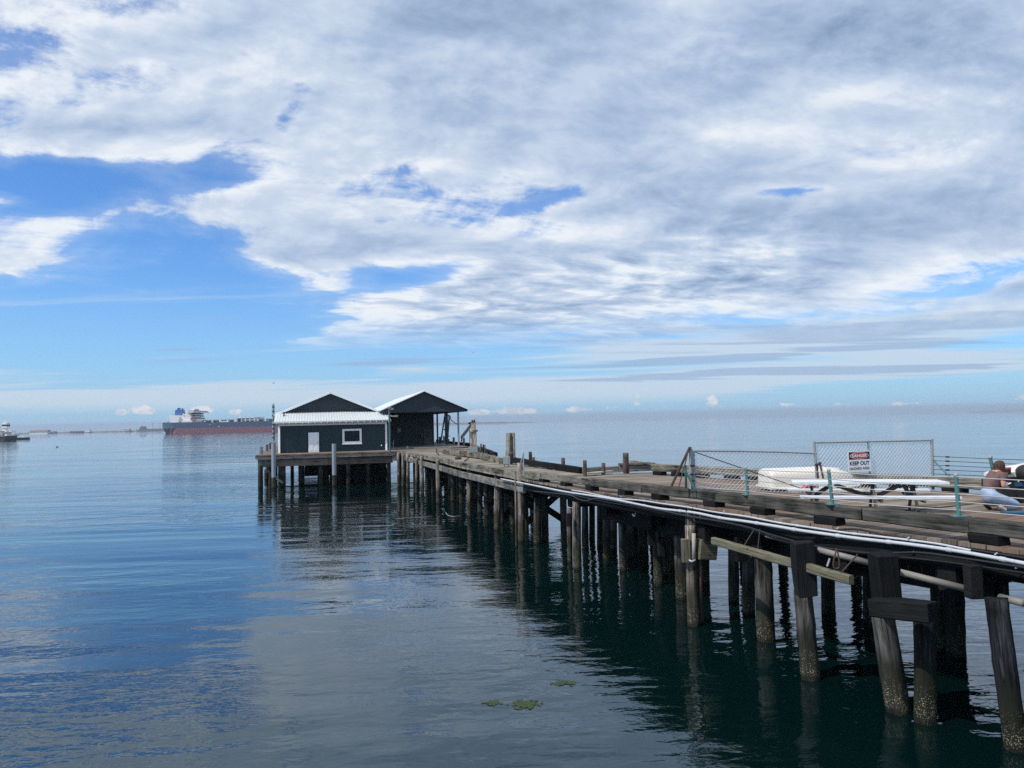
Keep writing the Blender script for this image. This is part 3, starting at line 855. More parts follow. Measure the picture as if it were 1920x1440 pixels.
# free-standing fender piles along the near side
fend = [(1083, 1067, 16, 941, 1081, 'lone cut-off pale fender pile with sunlit flat top beside the pier', .05),
        (1069, 1055, 10, 953, 1068, 'thin dark fender pile snug against the pale cut-off one', .0),
        (978, 1016, 13, 868, 976, 'tall pale fender pile with the thin pole and ladder rail at its top', .0),
        (932, 994, 12, 879, 933, 'reddish brown fender pile standing just beyond the tall one with the ladder rail', .0),
        (880, 969, 10, 869, 880, 'grey fender pile with a square top breaking the curb line midway along the pier', .0),
        (822, 944, 8.5, 860, 821, 'pale cream fender pile nearest the junction with the sheds platform', .0),
        (792, 929, 7, 855, 791, 'brown leaning fender pile second of the far pair', .0),
        (781, 925, 7, 859, 782, 'brown split fender pile first of the far pair', .0)]
for xb, yb, w, top, xt, lab, lp in fend:
    o = near_pile(xb, yb, w, top=top, xt=xt, mat='pile', parent=None, name='fender_pile', seg=16, step=.2)
    prop(o, lab, 'pile', 'fender piles standing along the pier edge')
for xb, yb, w, top, xt, lab in [(765, 916, 7, 851, 765, 'outermost of the three clustered timber piles at the sheds corner'), (756, 914, 6, 849, 756, 'middle of the three clustered timber piles at the sheds corner'), (748, 913, 6.5, 848, 747, 'timber pile of the corner cluster closest to the green sheds')]:
    o = near_pile(xb, yb, w, top=top, xt=xt, mat='pile', parent=None, name='fender_pile', seg=12, step=.3)
    prop(o, lab, 'pile', 'clustered corner piles')
# battered pile with pipe sleeve in the near bay
bp = thing('fender_pile', 'battered grey pile with wired-on pipe and bolted blocks under the pipes', 'pile', PH(1306, 1168, CAMZ))
p = PH(1301, 1172, CAMZ); tp = PY(1294, 985, p.y)
pile('shaft', (p.x, p.y - .02, -1), tp, .165, .13, M['pile'], bp, seg=18, step=.15, lump=.06)
build('sleeve_pipe', MB().tube([PY(1301, 1000, p.y - .2), PY(1301, 1052, p.y - .22)], .05, 10), M['concrete'], bp, smooth=True)
a = PY(1296, 1078, p.y - .2)
build('rope_binding', MB().tube([PY(1292, 1050, p.y - .22), PY(1297, 1053, p.y - .27), PY(1304, 1050, p.y - .25)], .025, 6), M['pvc'], bp, smooth=True)
c = PY(1286, 1032, p.y - .15)
beam('bolted_block', (c.x, c.y, c.z + .28), (c.x, c.y, c.z - .28), .2, .18, M['greenbeam'], bp)
build('rust_strap', MB().tube([PY(1312, 1000, p.y - .05), PY(1315, 1165, p.y - .02)], .045, 8), M['rust'], bp, smooth=True)
prop(thing('seaweed_mat', '', '', (0, 0, 0)), None, None) if False else None
# ------------------------------------------------------------------ shed platform at the pier end
K = 1.073
AN = R(15)
A0 = Vector((-20.5, 61.8, 0)); UV = Vector((math.cos(AN), math.sin(AN), 0)); VV = Vector((-math.sin(AN), math.cos(AN), 0))
def DH(u, v, H):
    p = A0 + UV * u + VV * v
    return Vector((p.x * K, p.y * K, CAMZ - K * H))
def gpos(x, y, H): return Vector((x * K, y * K, CAMZ - K * H))
DK = CAMZ - K * 2.2        # platform deck height
dock = thing('shed_platform', 'square timber platform on piles carrying the two dark green sheds', 'dock', DH(5, 0, 2.2), AN)
poly = [DH(0, 0, 2.2), DH(11.0, 0, 2.2), gpos(-8.2, 63.6, 2.2), gpos(-5.0, 61.0, 2.2), Vector((-2.15, 53.4, DK)), Vector((-1.2, 53.8, DK)), gpos(-1.9, 56.5, 2.2), gpos(-4.6, 77, 2.2), gpos(-6.5, 83, 2.2), gpos(-9.5, 96, 2.2), DH(0, 34, 2.2)]
poly = [Vector((p.x, p.y, DK - .18)) for p in poly]
build('platform_deck', MB().prism(poly, (0, 0, .18)), M['deckplain'] if 'deckplain' in M else M['deck'], dock)
# front fascia: red-brown edge boards, pale stringer, deep brown beam set back
e0, e1 = DH(-.05, -.08, 2.2), DH(11.05, -.08, 2.2)
def fb(name, u0, u1, v, ztop, h, w, mat, n=1):
    for i in range(n):
        a = DH(lerp(u0, u1, i / n), v, 2.2); b = DH(lerp(u0, u1, (i + 1) / n) - .02, v, 2.2)
        a.z = b.z = ztop - h / 2
        beam(name, a, b, w, h, mat, dock, .01)
M['reddeck'] = plain('red_brown_board', (0.27, 0.135, 0.095), 0.85, var=0.3, scale=2.0)
fb('edge_board', -.1, 11.0, .35, DK + .05, .06, .9, M['reddeck'], 3)
fb('edge_board', -.15, 11.0, -.12, DK + .02, .14, .12, M['brown_beam'], 3)
fb('fascia_board', -.12, 11.0, -.06, DK - .13, .26, .14, M['fascia'], 4)
fb('deep_beam', 0.3, 10.8, .35, DK - .42, .62, .3, M['brown_beam'], 2)
fb('deep_beam', 0.0, 1.3, .1, DK - .42, .5, .2, M['grey_beam'], 1)
a, b = DH(-.12, 0, 2.2), DH(-.12, 34, 2.2); a.z = b.z = DK - .16
for i in range(6): beam('edge_board', lerp(a, b, i / 6), lerp(a, b, (i + 1) / 6 - .002), .14, .32, M['grey_beam'], dock, .01)
for k, (u, v) in enumerate([(u_, v_) for v_ in (.6, 3.6, 6.5, 9.5, 13, 17, 21, 26) for u_ in (.5, 2.0, 3.3, 5.2, 6.6, 8.0, 9.2, 10.4)]):
    uu = u + ((k * 37) % 11 - 5) * .07
    p = DH(uu, v, 2.2)
    if v == .6 and u in (3.3, 6.6, 8.0, 9.2): continue
    pile('platform_pile', (p.x, p.y, -1), (p.x, p.y, DK - .2), .2, .18, M['pile_dark'], dock, step=.6, seg=10)
for (u, v) in [(13, 3), (16, 3), (18.6, 3), (12.5, 10), (15.5, 10), (18, 10), (14, 18), (17, 18), (13, 25), (16.5, 26), (1.7, .5), (7.1, .4), (8.8, 1.2)]:
    p = DH(u, v, 2.2)
    pile('platform_pile', (p.x, p.y, -1), (p.x, p.y, DK - .2), .19, .17, M['pile_dark'], dock, step=.6, seg=10)
# dark cross boards added under the platform as backing, standing in for deep shade
for v in (2.2, 3.0, 9, 16):
    a, b = DH(3.6 if v > 8 else 6.2, v, 2.2), DH(10.8, v, 2.2); a.z = b.z = DK - .9
    beam('pile_cap', a, b, .3, .7, M['tar'], dock)
    a.z = b.z = .75
    beam('brace_shade_fill', a, b, .12, .9, M['tar'], dock)
a, b = DH(.55, .3, 2.2), DH(1.9, .3, 2.2); a.z = 1.6; b.z = .35
beam('brace_shade_fill', a, b, .14, .2, M['grey_beam'], dock)
a, b = DH(.2, 6, 2.2), DH(10.8, 6, 2.2); a.z = b.z = DK - .75; beam('pile_cap', a, b, .3, .5, M['tar'], dock)
a, b = DH(10.8, .3, 2.2), DH(18, 1.5, 2.2); a.z = b.z = DK - .5
p = gpos(-1.2, 57, 2.2)
# right side edge of the platform
rr = [Vector((-1.25, 53.9, 0)), gpos(-1.9, 56.5, 2.2), gpos(-4.6, 77, 2.2), gpos(-6.5, 83, 2.2), gpos(-9.5, 96, 2.2)]
for a, b in zip(rr, rr[1:]):
    seg('edge_kerb', (a.x, a.y, DK + .14), (b.x, b.y, DK + .14), .3, .26, M['tar'], dock, n=max(1, int((b - a).length / 6)))
a = PY(735, 850, 69); c = DH(10.95, .1, 2.2)
beam('corner_block', (c.x, c.y, DK - .05), (c.x, c.y, DK - .85), .5, .4, M['grey_beam'], dock)

# --- steel piles and the posts along the platform edge
G = 'grey steel piles by the platform front'
def steel(px, u, v, topy, w, lab, grp, ztop=None, mat='steelpile', bands=False):
    p = DH(u, v, 2.2)
    zt = PY(px, topy, p.y).z if ztop is None else ztop
    t = thing('steel_pile', lab, 'steel pile', (p.x, p.y, 0), group=grp)
    build('shaft', MB().tube([(p.x, p.y, -1), (p.x, p.y, .95)], w / 2 * 1.02, 16), M['pile'], t, smooth=False)
    build('upper_shaft', MB().tube([(p.x, p.y, .95), (p.x, p.y, zt)], w / 2, 16), M[mat], t)
    build('cap', MB().tube([(p.x, p.y, zt), (p.x, p.y, zt + .04)], w / 2 * .93, 16), M['galv'], t)
    return t, p, zt
t, p, zt = steel(524, 1.25, -.62, 832, .37, 'grey steel pile with a small fitting on top in front of the platform corner', G)
build('mooring_fitting', MB().tube([(p.x, p.y, zt), (p.x, p.y, zt + .14)], .07, 8).tube([(p.x - .2, p.y - .02, zt + .16), (p.x + .2, p.y, zt + .12)], .05, 8).sphere((p.x + .12, p.y, zt + .2), .07), M['boxgrey'], t)
steel(624, 5.95, -.62, 833, .37, 'plain grey steel pile standing in front of the wall between white door and window', G)
steel(491, .15, 1.2, 838, .42, 'first short grey steel pile at the front left corner of the platform', 'short steel piles down the platform side')
for i, (px, v, ty, lab) in enumerate([(497.5, 11, 834, 'second short steel pile down the left side of the platform'), (502, 17, 831.5, 'third short steel pile down the left side of the platform'), (506, 22, 830, 'fourth short steel pile down the left side, hard by the tall one')]):
    steel(px, .12, v, ty, .4, lab, 'short steel piles down the platform side')
t, p, zt = steel(511, .05, 29.5, 758, .30, 'very tall thin grey banded pile left of the green shed', None)
mb = MB(); z = 2.2
while z < zt - .2:
    mb.tube([(p.x, p.y, z), (p.x, p.y, z + .16)], .17, 12); z += .55
build('band', mb, M['bargegrey'], t)

# --- warehouse
W = thing('green_shed', 'closed dark green corrugated shed with a white lean-to roof, white door and framed window', 'shed', DH(5.9, 3.3, 2.2), AN)
u0, u1 = 1.5, 10.6
HT = -.35
def sheetq(name, a, b, c, n, parent, mat, pitch=.24, depth=.03, polyf=None, thick=.02):
    """a->b across, a->c up"""
    mb = MB(); sheet(mb, a, b - a, c - a, n, pitch, depth, thick, polyf)
    return build(name, mb, mat, parent)
nF = -VV; nR = UV; nL = -UV
sheetq('front_wall', DH(u0, 3.3, 2.2), DH(u1, 3.3, 2.2), DH(u0, 3.3, HT), nF, W, M['green'], .22)
# side walls: lean-to part and tall part
def side(u, n, nm):
    sheetq(nm, DH(u, 3.3, 2.2), DH(u, 30, 2.2), DH(u, 3.3, -1.2), n, W, M['green'], .22,
           polyf=lambda t: (0, 1.0 if t > .135 else lerp((2.2 + .35) / 3.4, 1.0, t / .135)))
side(u0, nL, 'side_wall'); side(u1, nR, 'side_wall')
cu, hw, eH, pH = 5.92, 4.55, -1.25, -3.0
fr = lambda t: max(0.0, 1 - abs(t - .5) * 2)
# gable above the lean-to
mb = MB(); sheet(mb, DH(cu - hw, 6.9, -1.15), DH(cu + hw, 6.9, -1.15) - DH(cu - hw, 6.9, -1.15), Vector((0, 0, K * 1.85)), nF, .24, .012, .02, lambda t: (0, fr(t) * .985 + .01))
build('gable', mb, M['gable'], W)
mb = MB(); sheet(mb, DH(cu - hw, 30, -1.15), DH(cu + hw, 30, -1.15) - DH(cu - hw, 30, -1.15), Vector((0, 0, K * 1.85)), VV, .24, .012, .02, lambda t: (0, fr(t) * .985 + .01))
build('gable', mb, M['gable'], W)
sheetq('rear_wall', DH(u0, 30, 2.2), DH(u1, 30, 2.2), DH(u0, 30, -1.2), VV, W, M['green'], .24)
def roofslope(cu, ue, v0, v1, eH, pH, parent, nm='roof'):
    a = DH(ue, v0, eH); b = DH(ue, v1, eH); c = DH(cu, v0, pH)
    s = 1 if ue > cu else -1
    nn = (b - a).cross(c - a); nn = nn if nn.z > 0 else -nn
    mb = MB(); sheet(mb, a, b - a, c - a, nn, .3, .03, .03)
    return build(nm, mb, M['whiteroof'], parent)
roofslope(cu, cu - hw - .35, 6.45, 30.4, -1.12, -3.08, W); roofslope(cu, cu + hw + .05, 6.45, 30.4, -1.2, -3.08, W)
def barge(cu, ue, v, eH, pH, parent, w=.05, h=.2, mat='white', nm='barge_board'):
    a = DH(ue, v, eH); b = DH(cu, v, pH); d = (b - a).normalized()
    return beam(nm, a, b, w, h, M[mat], parent, .0)
barge(cu, cu - hw - .38, 6.40, -1.05, -3.05, W); barge(cu, cu + hw + .08, 6.40, -1.13, -3.05, W)
# lean-to roof
a = DH(u0 - .35, 2.85, -.46); b = DH(u1 + .35, 2.85, -.46); c = DH(u0 - .35, 6.9, -1.3)
mb = MB(); sheet(mb, a, b - a, c - a, (b - a).cross(c - a), .24, .03, .03)
build('lean_to_roof', mb, M['whiteroof'], W)
a = DH(u0 - .38, 2.8, -.36); b = DH(u1 + .38, 2.8, -.36)
mb = MB(); mb.tube([a, b], .075, 8); build('gutter', mb, M['gutter'], W, smooth=True)
for i in range(19):
    mb = MB()
    p = lerp(a, b, (i + .5) / 19); q = p + Vector((0, 0, -.09)) - VV * .06
    mb.add([p + UV * -.03 - VV * .09 + Vector((0, 0, -.07)), p + UV * .03 - VV * .09 + Vector((0, 0, -.07)), p + UV * .03 - VV * .09 + Vector((0, 0, .03)), p + UV * -.03 - VV * .09 + Vector((0, 0, .03)),
            p + UV * -.03 + VV * .02 + Vector((0, 0, -.12)), p + UV * .03 + VV * .02 + Vector((0, 0, -.12)), p + UV * .03 + VV * .02 + Vector((0, 0, .03)), p + UV * -.03 + VV * .02 + Vector((0, 0, .03))],
           [(0, 1, 2, 3), (4, 7, 6, 5), (0, 4, 5, 1), (1, 5, 6, 2), (2, 6, 7, 3), (3, 7, 4, 0)])
    build('gutter_bracket', mb, M['white'], W)
a = DH(u0 - .02, 3.2, -.20); b = DH(u1 + .02, 3.2, -.20); beam('fascia', a, b, .06, .2, M['white'], W, 0)
beam('corner_trim', DH(u0 + .06, 3.2, 2.19), DH(u0 + .06, 3.2, -.10), .18, .07, M['white'], W, 0, roll=0)
beam('corner_trim', DH(u1 - .05, 3.2, 2.19), DH(u1 - .05, 3.2, -.10), .18, .07, M['white'], W, 0)
def fbox(u0_, u1_, v0, v1, Hb, Ht):
    P = []
    for H in (Hb, Ht):
        P += [DH(u0_, v0, H), DH(u1_, v0, H), DH(u1_, v1, H), DH(u0_, v1, H)]
    return MB().hexa(P)
# door
def ufor(px, v):
    k = (px - 960 - 0) / F
    # account for the roll by using the ray at the wall's height
    d = ray(px, 830); k = d.x / d.y
    x0, y0 = A0.x - .259 * v, A0.y + .966 * v
    return (k * y0 - x0) / (.966 - k * .259)
ud0, ud1 = ufor(578.3, 3.3), ufor(598, 3.3)
door = build('door', fbox(ud0, ud1, 3.17, 3.26, 2.19, .50), M['door_white'], W)
bm_ = MB()
for (pa, pb) in ((.62, .95), (1.05, 1.5), (1.6, 2.05)):
    for (qa, qb) in ((.12, .44), (.56, .88)):
        bm_.hexa(fbox(lerp(ud0, ud1, qa), lerp(ud0, ud1, qb), 3.155, 3.175, pb, pa).v)
build('panel', bm_, M['door_white'], door)
kp = DH(lerp(ud0, ud1, .88), 3.11, 1.35)
build('knob', MB().sphere(kp, .045), M['galv'], door)
build('door_frame', MB().hexa(fbox(ud0 - .05, ud0 - .005, 3.2, 3.27, 2.19, .44).v).hexa(fbox(ud1 + .005, ud1 + .05, 3.2, 3.27, 2.19, .44).v).hexa(fbox(ud0 - .05, ud1 + .05, 3.2, 3.27, .49, .44).v), M['signblack'], W)
# window
uw0, uw1 = ufor(642, 3.3), ufor(678, 3.3)
t_ = .17
win = build('window', MB().hexa(fbox(uw0, uw0 + t_, 3.14, 3.27, 1.53, .27).v).hexa(fbox(uw1 - t_, uw1, 3.14, 3.27, 1.53, .27).v).hexa(fbox(uw0 + t_, uw1 - t_, 3.14, 3.27, 1.53, 1.35).v).hexa(fbox(uw0 + t_, uw1 - t_, 3.14, 3.27, .43, .27).v), M['white'], W)
build('pane', fbox(uw0 + t_ - .01, uw1 - t_ + .01, 3.22, 3.25, 1.36, .42), M['glass_dark'], win)
build('sill', fbox(uw0 - .03, uw1 + .03, 3.08, 3.2, 1.60, 1.54), M['white'], win)
# small wall fittings
u_ = ufor(560, 3.3); build('wall_lamp', MB().sphere(DH(u_, 3.1, .58), (.1, .12, .08)), M['gable'], W)
u_ = ufor(612, 3.3); build('switch_box', fbox(u_ - .05, u_ + .05, 3.12, 3.2, 1.28, 1.1), M['bargegrey'], W)
u_ = ufor(715, 3.3); build('outlet', MB().sphere(DH(u_, 3.18, 1.78), .06), M['white'], W)
p = DH(ufor(533, 5.5), 5.4, -1.0)
build('roof_vent', MB().tube([p, p + Vector((0, 0, .28))], .06, 8).tube([p + Vector((0, 0, .3)), p + Vector((0, 0, .36))], .13, 8).tube([p + Vector((0, 0, -.04)), p + Vector((0, 0, .02))], .16, 8), M['black'], W)

# --- open shed
S = thing('open_shed', 'open-fronted dark green gabled shed with a white roof carried on thin posts', 'shed', DH(14.2, 8, 2.2), AN)
cu, hw, v2 = 14.2, 3.85, 5.0
mb = MB(); o_ = DH(cu - hw, v2, -1.30); sheet(mb, o_, DH(cu + hw, v2, -1.30) - o_, Vector((0, 0, K * 1.72)), nF, .24, .012, .03, lambda t: (0, fr(t) * .985 + .01))
build('gable', mb, M['gable'], S)
roofslope(cu, cu - hw - .25, v2 - .25, 29, -1.32, -3.06, S); roofslope(cu, cu + hw + .25, v2 - .25, 29, -1.32, -3.06, S)
barge(cu, cu - hw - .25, v2 - .27, -1.28, -3.02, S, h=.1); barge(cu, cu + hw + .25, v2 - .27, -1.28, -3.02, S, h=.1)
a = DH(cu + hw + .1, v2, -1.22); b = DH(cu + hw + .1, 29, -1.22)
beam('eave_beam', a, b, .2, .26, M['gable'], S, 0)
a = DH(cu - hw, v2 + .05, -1.20); b = DH(cu + hw, v2 + .05, -1.20)
beam('front_beam', a, b, .16, .24, M['gable'], S, 0)
build('ceiling', MB().hexa(fbox(cu - hw, cu + hw, v2 + .1, 28.9, -1.33, -1.36).v), M['gable'], S)
ur = 16.36
sheetq('room_wall', DH(u1 + .05, 13, 2.13), DH(ur, 13, 2.13), DH(u1 + .05, 13, -1.3), nF, S, M['green'], .24)
sheetq('room_wall', DH(ur, 13, 2.13), DH(ur, 28, 2.13), DH(ur, 13, -1.3), nR, S, M['green'], .24)
build('floor_slab', fbox(u1 + .1, cu + hw, v2 + .2, 28.9, 2.18, 2.12), M['concrete'], S)
us0, us1 = 15.3, 16.1
d2 = build('door', fbox(us0, us1, 12.86, 12.95, 2.11, .48), plain('dull_grey_door', (0.075, 0.088, 0.095), .6), S)
build('pane', fbox(us0 + .16, us1 - .16, 12.83, 12.88, 1.35, .65), M['glass_dark'], d2)
build('notice_box', fbox(12.65, 12.95, 12.85, 12.95, .75, .33), M['beige'], S)
build('meter_box', fbox(15.0, 15.2, 12.82, 12.95, 1.35, .9), plain('dull_meter_grey', (0.10, 0.11, 0.11), .6), S)
for (px, v, lab) in ((860, 5.5, 'a'), (839, 11.6, 'b'), (820.5, 17.8, 'c')):
    u_ = ufor(px, v)
    p = DH(u_, v, 2.12); q = DH(u_, v, -1.12)
    po = build('post', MB().tube([p, q], .095 if lab == 'a' else .10, 10), M['steelpile'] if lab == 'a' else M['bargegrey'], S)
M['tealpole'] = plain('dull_teal_paint', (0.065, 0.135, 0.14), .55, streak=.3)
# --- lamp pole in front of the gap
lp = PH(731, 849, 2.45)
lpz = PY(731, 768, lp.y).z
T = thing('lamp_pole', 'thin teal pole with two floodlights between the two sheds', 'lamp pole', lp)
build('pole', MB().tube([lp, (lp.x, lp.y, lpz)], [.085, .08], 10), M['tealpole'], T)
build('cross_arm', MB().tube([(lp.x - .15, lp.y, lpz - .55), (lp.x + .62, lp.y - .05, lpz - .62)], .045, 8).tube([(lp.x, lp.y, lpz - .02), (lp.x + .25, lp.y, lpz + .02)], .05, 8), M['galv'], T)
for (x, z) in ((.16, .06), (.55, -.58), (-.02, .13)):
    build('floodlight', MB().box(lp.x + x - .1, lp.x + x + .2, lp.y - .15, lp.y + .1, lpz + z - .08, lpz + z + .08), M['rustgrey'], T)
# --- hand pump beside it
c = PH(737.5, 842, 2.36)
t = thing('standpipe', 'small pale standpipe with a lever by the lamp pole foot', 'standpipe', c)
build('pipe', MB().tube([c, c + Vector((0, 0, .75))], .04, 8), M['galv'], t)
build('lever', MB().tube([c + Vector((0, 0, .72)), c + Vector((.1, 0, .95))], .03, 6).tube([c + Vector((0, 0, .6)), c + Vector((-.13, 0, .55))], .03, 6), M['steelpile'], t)
# --- things on the right part of the platform
c = Vector((-2.78, 54.6, DK)); c = gpos(-2.75, 54.2, 2.2)
c = PY(891, 848, 57.2); c.z = DK
CR_ = thing('davit_crane', 'short rusty white davit crane with a folded boom on a grey pedestal box', 'crane', c)
build('pedestal', MB().box(c.x - .42, c.x + .38, c.y - .4, c.y + .5, DK, DK + .62), M['boxgrey'], CR_)
build('pedestal_side_plate', MB().box(c.x + .2, c.x + .34, c.y - .45, c.y - .41, DK + .03, DK + .58), M['rust'], CR_)
cz = DK + .62
cx = c.x - .1
build('column', MB().box(cx - .24, cx + .22, c.y - .22, c.y + .22, cz, cz + 1.15), M['rustwhite'], CR_)
build('upper_column', MB().box(cx - .17, cx + .17, c.y - .18, c.y + .18, cz + 1.15, cz + 1.85), M['rustwhite'], CR_)
build('collar', MB().tube([(cx, c.y, cz + 1.10), (cx, c.y, cz + 1.24)], .33, 16), M['rustwhite'], CR_)
build('head_sheave', MB().tube([(cx - .36, c.y, cz + 1.72), (cx + .12, c.y, cz + 1.84)], .085, 10).box(cx - .12, cx - .02, c.y - .2, c.y + .2, cz + 1.8, cz + 1.98).box(cx + .04, cx + .14, c.y - .2, c.y + .2, cz + 1.8, cz + 2.0), M['rustdark'], CR_)
a = Vector((cx - .15, c.y, cz + 1.62)); b = Vector((cx - .88, c.y, cz + .72))
beam('boom', a, b, .2, .22, M['bargegrey'], CR_, 0)
build('hook', MB().tube([b, b + Vector((-.03, 0, -.35))], .05, 8).sphere(b + Vector((0, 0, -.02)), .09), M['rustdark'], CR_)
build('cable', MB().tube([(cx - .2, c.y, cz + .05), (cx - .3, c.y, cz + .3), (cx - .28, c.y, cz + 1.2)], .025, 6), M['black'], CR_)
for k, (px, ty, by, w, nm, lab, m_) in enumerate([
        (825, 819, 833, 4.5, 'steel_pile', 'leftmost short grey post seen between the shed posts', 'steelpile'), (833, 819, 833, 4.5, 'steel_pile', 'short grey post behind the leaning dark strut', 'steelpile'),
        (851, 820, 834, 4.5, 'steel_pile', 'short grey rusty post between the two right shed posts', 'rustgrey'), (870, 821, 835, 4.5, 'steel_pile', 'short grey post directly under the crane hook', 'steelpile'),
        (841.5, 823, 833, 2.5, 'timber_post', 'thin dark reddish post just behind the middle shed post', 'rustdark')]):
    b_ = PH(px, by, 2.36); zt = PY(px, ty, b_.y).z; w_ = w / F * b_.y / 2
    prop(build(nm, MB().tube([(b_.x, b_.y, -1), (b_.x, b_.y, zt)], w_, 14), M[m_], smooth=False), lab, 'post', 'posts along the far platform edge')
for k, (px, ty, by, w, lab) in enumerate([(902, 832, 852, 3.2, 'timber post touching the crane pedestal'), (906.5, 833.5, 851, 3.0, 'dark timber post between its two neighbours right of the crane'), (909.5, 834, 850, 2.2, 'rightmost dark timber post beside the crane pedestal')]):
    b_ = PH(px, by, 2.36); zt = PY(px, ty, b_.y).z; w_ = w / F * b_.y / 2
    prop(pile('timber_post', (b_.x, b_.y, -1), (b_.x, b_.y, zt), w_, w_, M['post_z'] if k != 1 else M['tar_z']), lab, 'post', 'timber posts right of the crane')
# hoist frame behind the middle shed post
c = PH(834, 833, 2.36)
hf = thing('hoist_frame', 'leaning dark teal hoist frame with a sagging cable behind the shed posts', 'hoist', c)
def at(px, py): return PY(px, py, c.y)
build('strut', MB().tube([at(826, 832), at(834.5, 776)], .085, 8), M['tealdark'], hf)
build('mast', MB().tube([at(836, 833), at(834.8, 774)], .09, 8), M['tealdark'], hf)
build('mast', MB().tube([at(838.5, 832), at(842.5, 781)], .09, 8), M['tealdark'], hf)
build('cross_bar', MB().tube([at(834, 780), at(843, 778)], .06, 8).tube([at(832.5, 806), at(837, 804)], .08, 8).tube([at(830, 818), at(845, 817.5)], .04, 8), M['bargegrey'], hf)
build('pulley', MB().tube([at(843, 781) + Vector((0, -.1, 0)), at(843, 781) + Vector((0, .1, 0))], .17, 12), M['galv'], hf)
build('cable', MB().tube([at(843, 782), at(847, 789), at(853, 793), at(858.5, 796)], .05, 6), M['black'], hf)
# low stack of reddish planks and pale debris behind the curb
for i, (x0_, y0_, x1_, y1_, h_, w_, m_, lab) in enumerate([(842, 840, 875, 838.5, .12, .5, 'reddeck', 'low reddish plank stack on the platform beyond the mossy curb'), (836, 842.5, 880, 842, .1, .3, 'grey_beam', 'long pale board lying before the reddish stack')]):
    a, b = PH(x0_, y0_, 2.3), PH(x1_, y1_, 2.3)
    a.z = b.z = DK + h_ / 2 + .01
    prop(beam('loose_plank', a, b, w_, h_, M[m_]), lab, 'plank')
a = PH(775, 843, 2.45)
prop(build('white_bucket', MB().tube([(a.x - .6, a.y, DK), (a.x - .6, a.y, DK + .26)], [.11, .13], 14), M['pvc']), 'small white bucket on the deck before the open shed', 'bucket')
# ------------------------------------------------------------------ things along the far side of the pier
def post_at(px, by, ty, w, H, lab, mat='post_z', nm='mooring_post', grp=None, zb=None, cat='post'):
    b = PH(px, by, H); zt = PY(px, ty, b.y).z; w_ = w / F * b.y / 2
    o = pile(nm, (b.x, b.y, -1.0 if zb is None else zb), (b.x, b.y, zt), w_, w_ * .95, M[mat], seg=12, step=.2, rough=.07)
    return prop(o, lab, cat, grp)
g_ = 'broken-off posts along the far pier edge'
post_at(994.5, 864, 847, 6.5, 2.35, 'tall dark post with a short stub beside it past the rusty steel pile', grp=g_)
post_at(1000.5, 866, 857, 5.5, 2.35, 'short reddish stub leaning against the taller dark post', grp=g_)
post_at(1056, 876, 858.5, 7.5, 2.33, 'rounded post over the dark curb beam', grp=g_)
post_at(1097, 883, 863, 7.5, 2.2, 'square topped post behind the left end of the grey cross timber', grp=g_)
post_at(1131.5, 880, 868, 8, 2.2, 'low post stub behind the middle of the grey cross timber', grp=g_)
post_at(1174, 878, 849.5, 11.5, 2.2, 'stout square mooring post behind the grey cross timber', grp=g_)
# rusty steel pile standing off the far side
b = PY(953, 858, 49.5)
sp = thing('sheet_pile_column', 'tall tapering grey sheet-steel column streaked with rust beyond the pier', 'steel column', (b.x, b.y, 0))
zt = PY(957, 811.5, b.y).z
def fx(px): return PY(px, 830, b.y).x
prof = [(0, 0), (.22, .1), (.3, .28), (.45, .3), (.52, .06), (.7, 0), (.85, .16), (1, .18)]
vs = []
for (z, xl, xr) in ((-1, fx(940.5), fx(964)), (zt, fx(949.5), fx(965))):
    for (a, d) in prof: vs.append((lerp(xl, xr, a), b.y - d * .9, z))
    for (a, d) in reversed(prof): vs.append((lerp(xl, xr, a), b.y - d * .9 + .05, z))
n_ = len(prof) * 2
build('sheet', MB().add(vs, [(i, (i + 1) % n_, (i + 1) % n_ + n_, i + n_) for i in range(n_)] + [tuple(range(n_)), tuple(range(n_, 2 * n_))]), M['rustgrey'], sp)
build('rust_block', MB().sphere((fx(958), b.y - .45, PY(958, 852, b.y).z), (.16, .12, .2)), M['rust'], sp)
build('back_flange', MB().box(fx(962), fx(966), b.y - .1, b.y + .2, -1, zt - .02), M['rustgrey'], sp)
# grey utility box
b = PH(952, 875, 2.44)
ub = thing('utility_box', 'pale grey-green utility cabinet on a short leg at the pier edge', 'utility box', b)
zt = PY(952, 856, b.y).z; zb_ = PY(952, 874, b.y).z; hwid = .13
x0, x1 = PY(944, 865, b.y).x, PY(953.5, 865, b.y).x
build('cabinet', MB().box(x0 - .02, x1 + .08, b.y - .1, b.y + .15, zt - .44, zt), M['boxgrey'], ub)
build('door_panel', MB().box(x0 + .01, x1 - .0, b.y - .115, b.y - .101, zt - .41, zt - .03), M['boxgrey'], ub)
build('leg', MB().box(x0 + .02, x0 + .09, b.y - .03, b.y + .03, b.z, zt - .44).box(x1 - .05, x1 + .02, b.y - .03, b.y + .03, b.z, zt - .44), M['galv'], ub)
# ladder rail beside the tall fender pile
b = PH(982, 893, 2.3)
lr = thing('ladder_rail', 'bent grey ladder handrail rising beside the tall fender pile', 'handrail', b)
def at(px, py, Y=b.y): return PY(px, py, Y)
build('rail', MB().tube([at(982, 893), at(981.3, 849)], .028, 8).tube([at(976.5, 867), at(981, 850)], .022, 8), M['galv'], lr)
p = at(967.5, 1012, 32.2)
prop(build('thin_pole', MB().tube([(p.x, p.y, -1), PY(966, 883, p.y)], .035, 8), M['pile']), 'thin dark pole standing in the water left of the tall fender pile', 'pole', None)
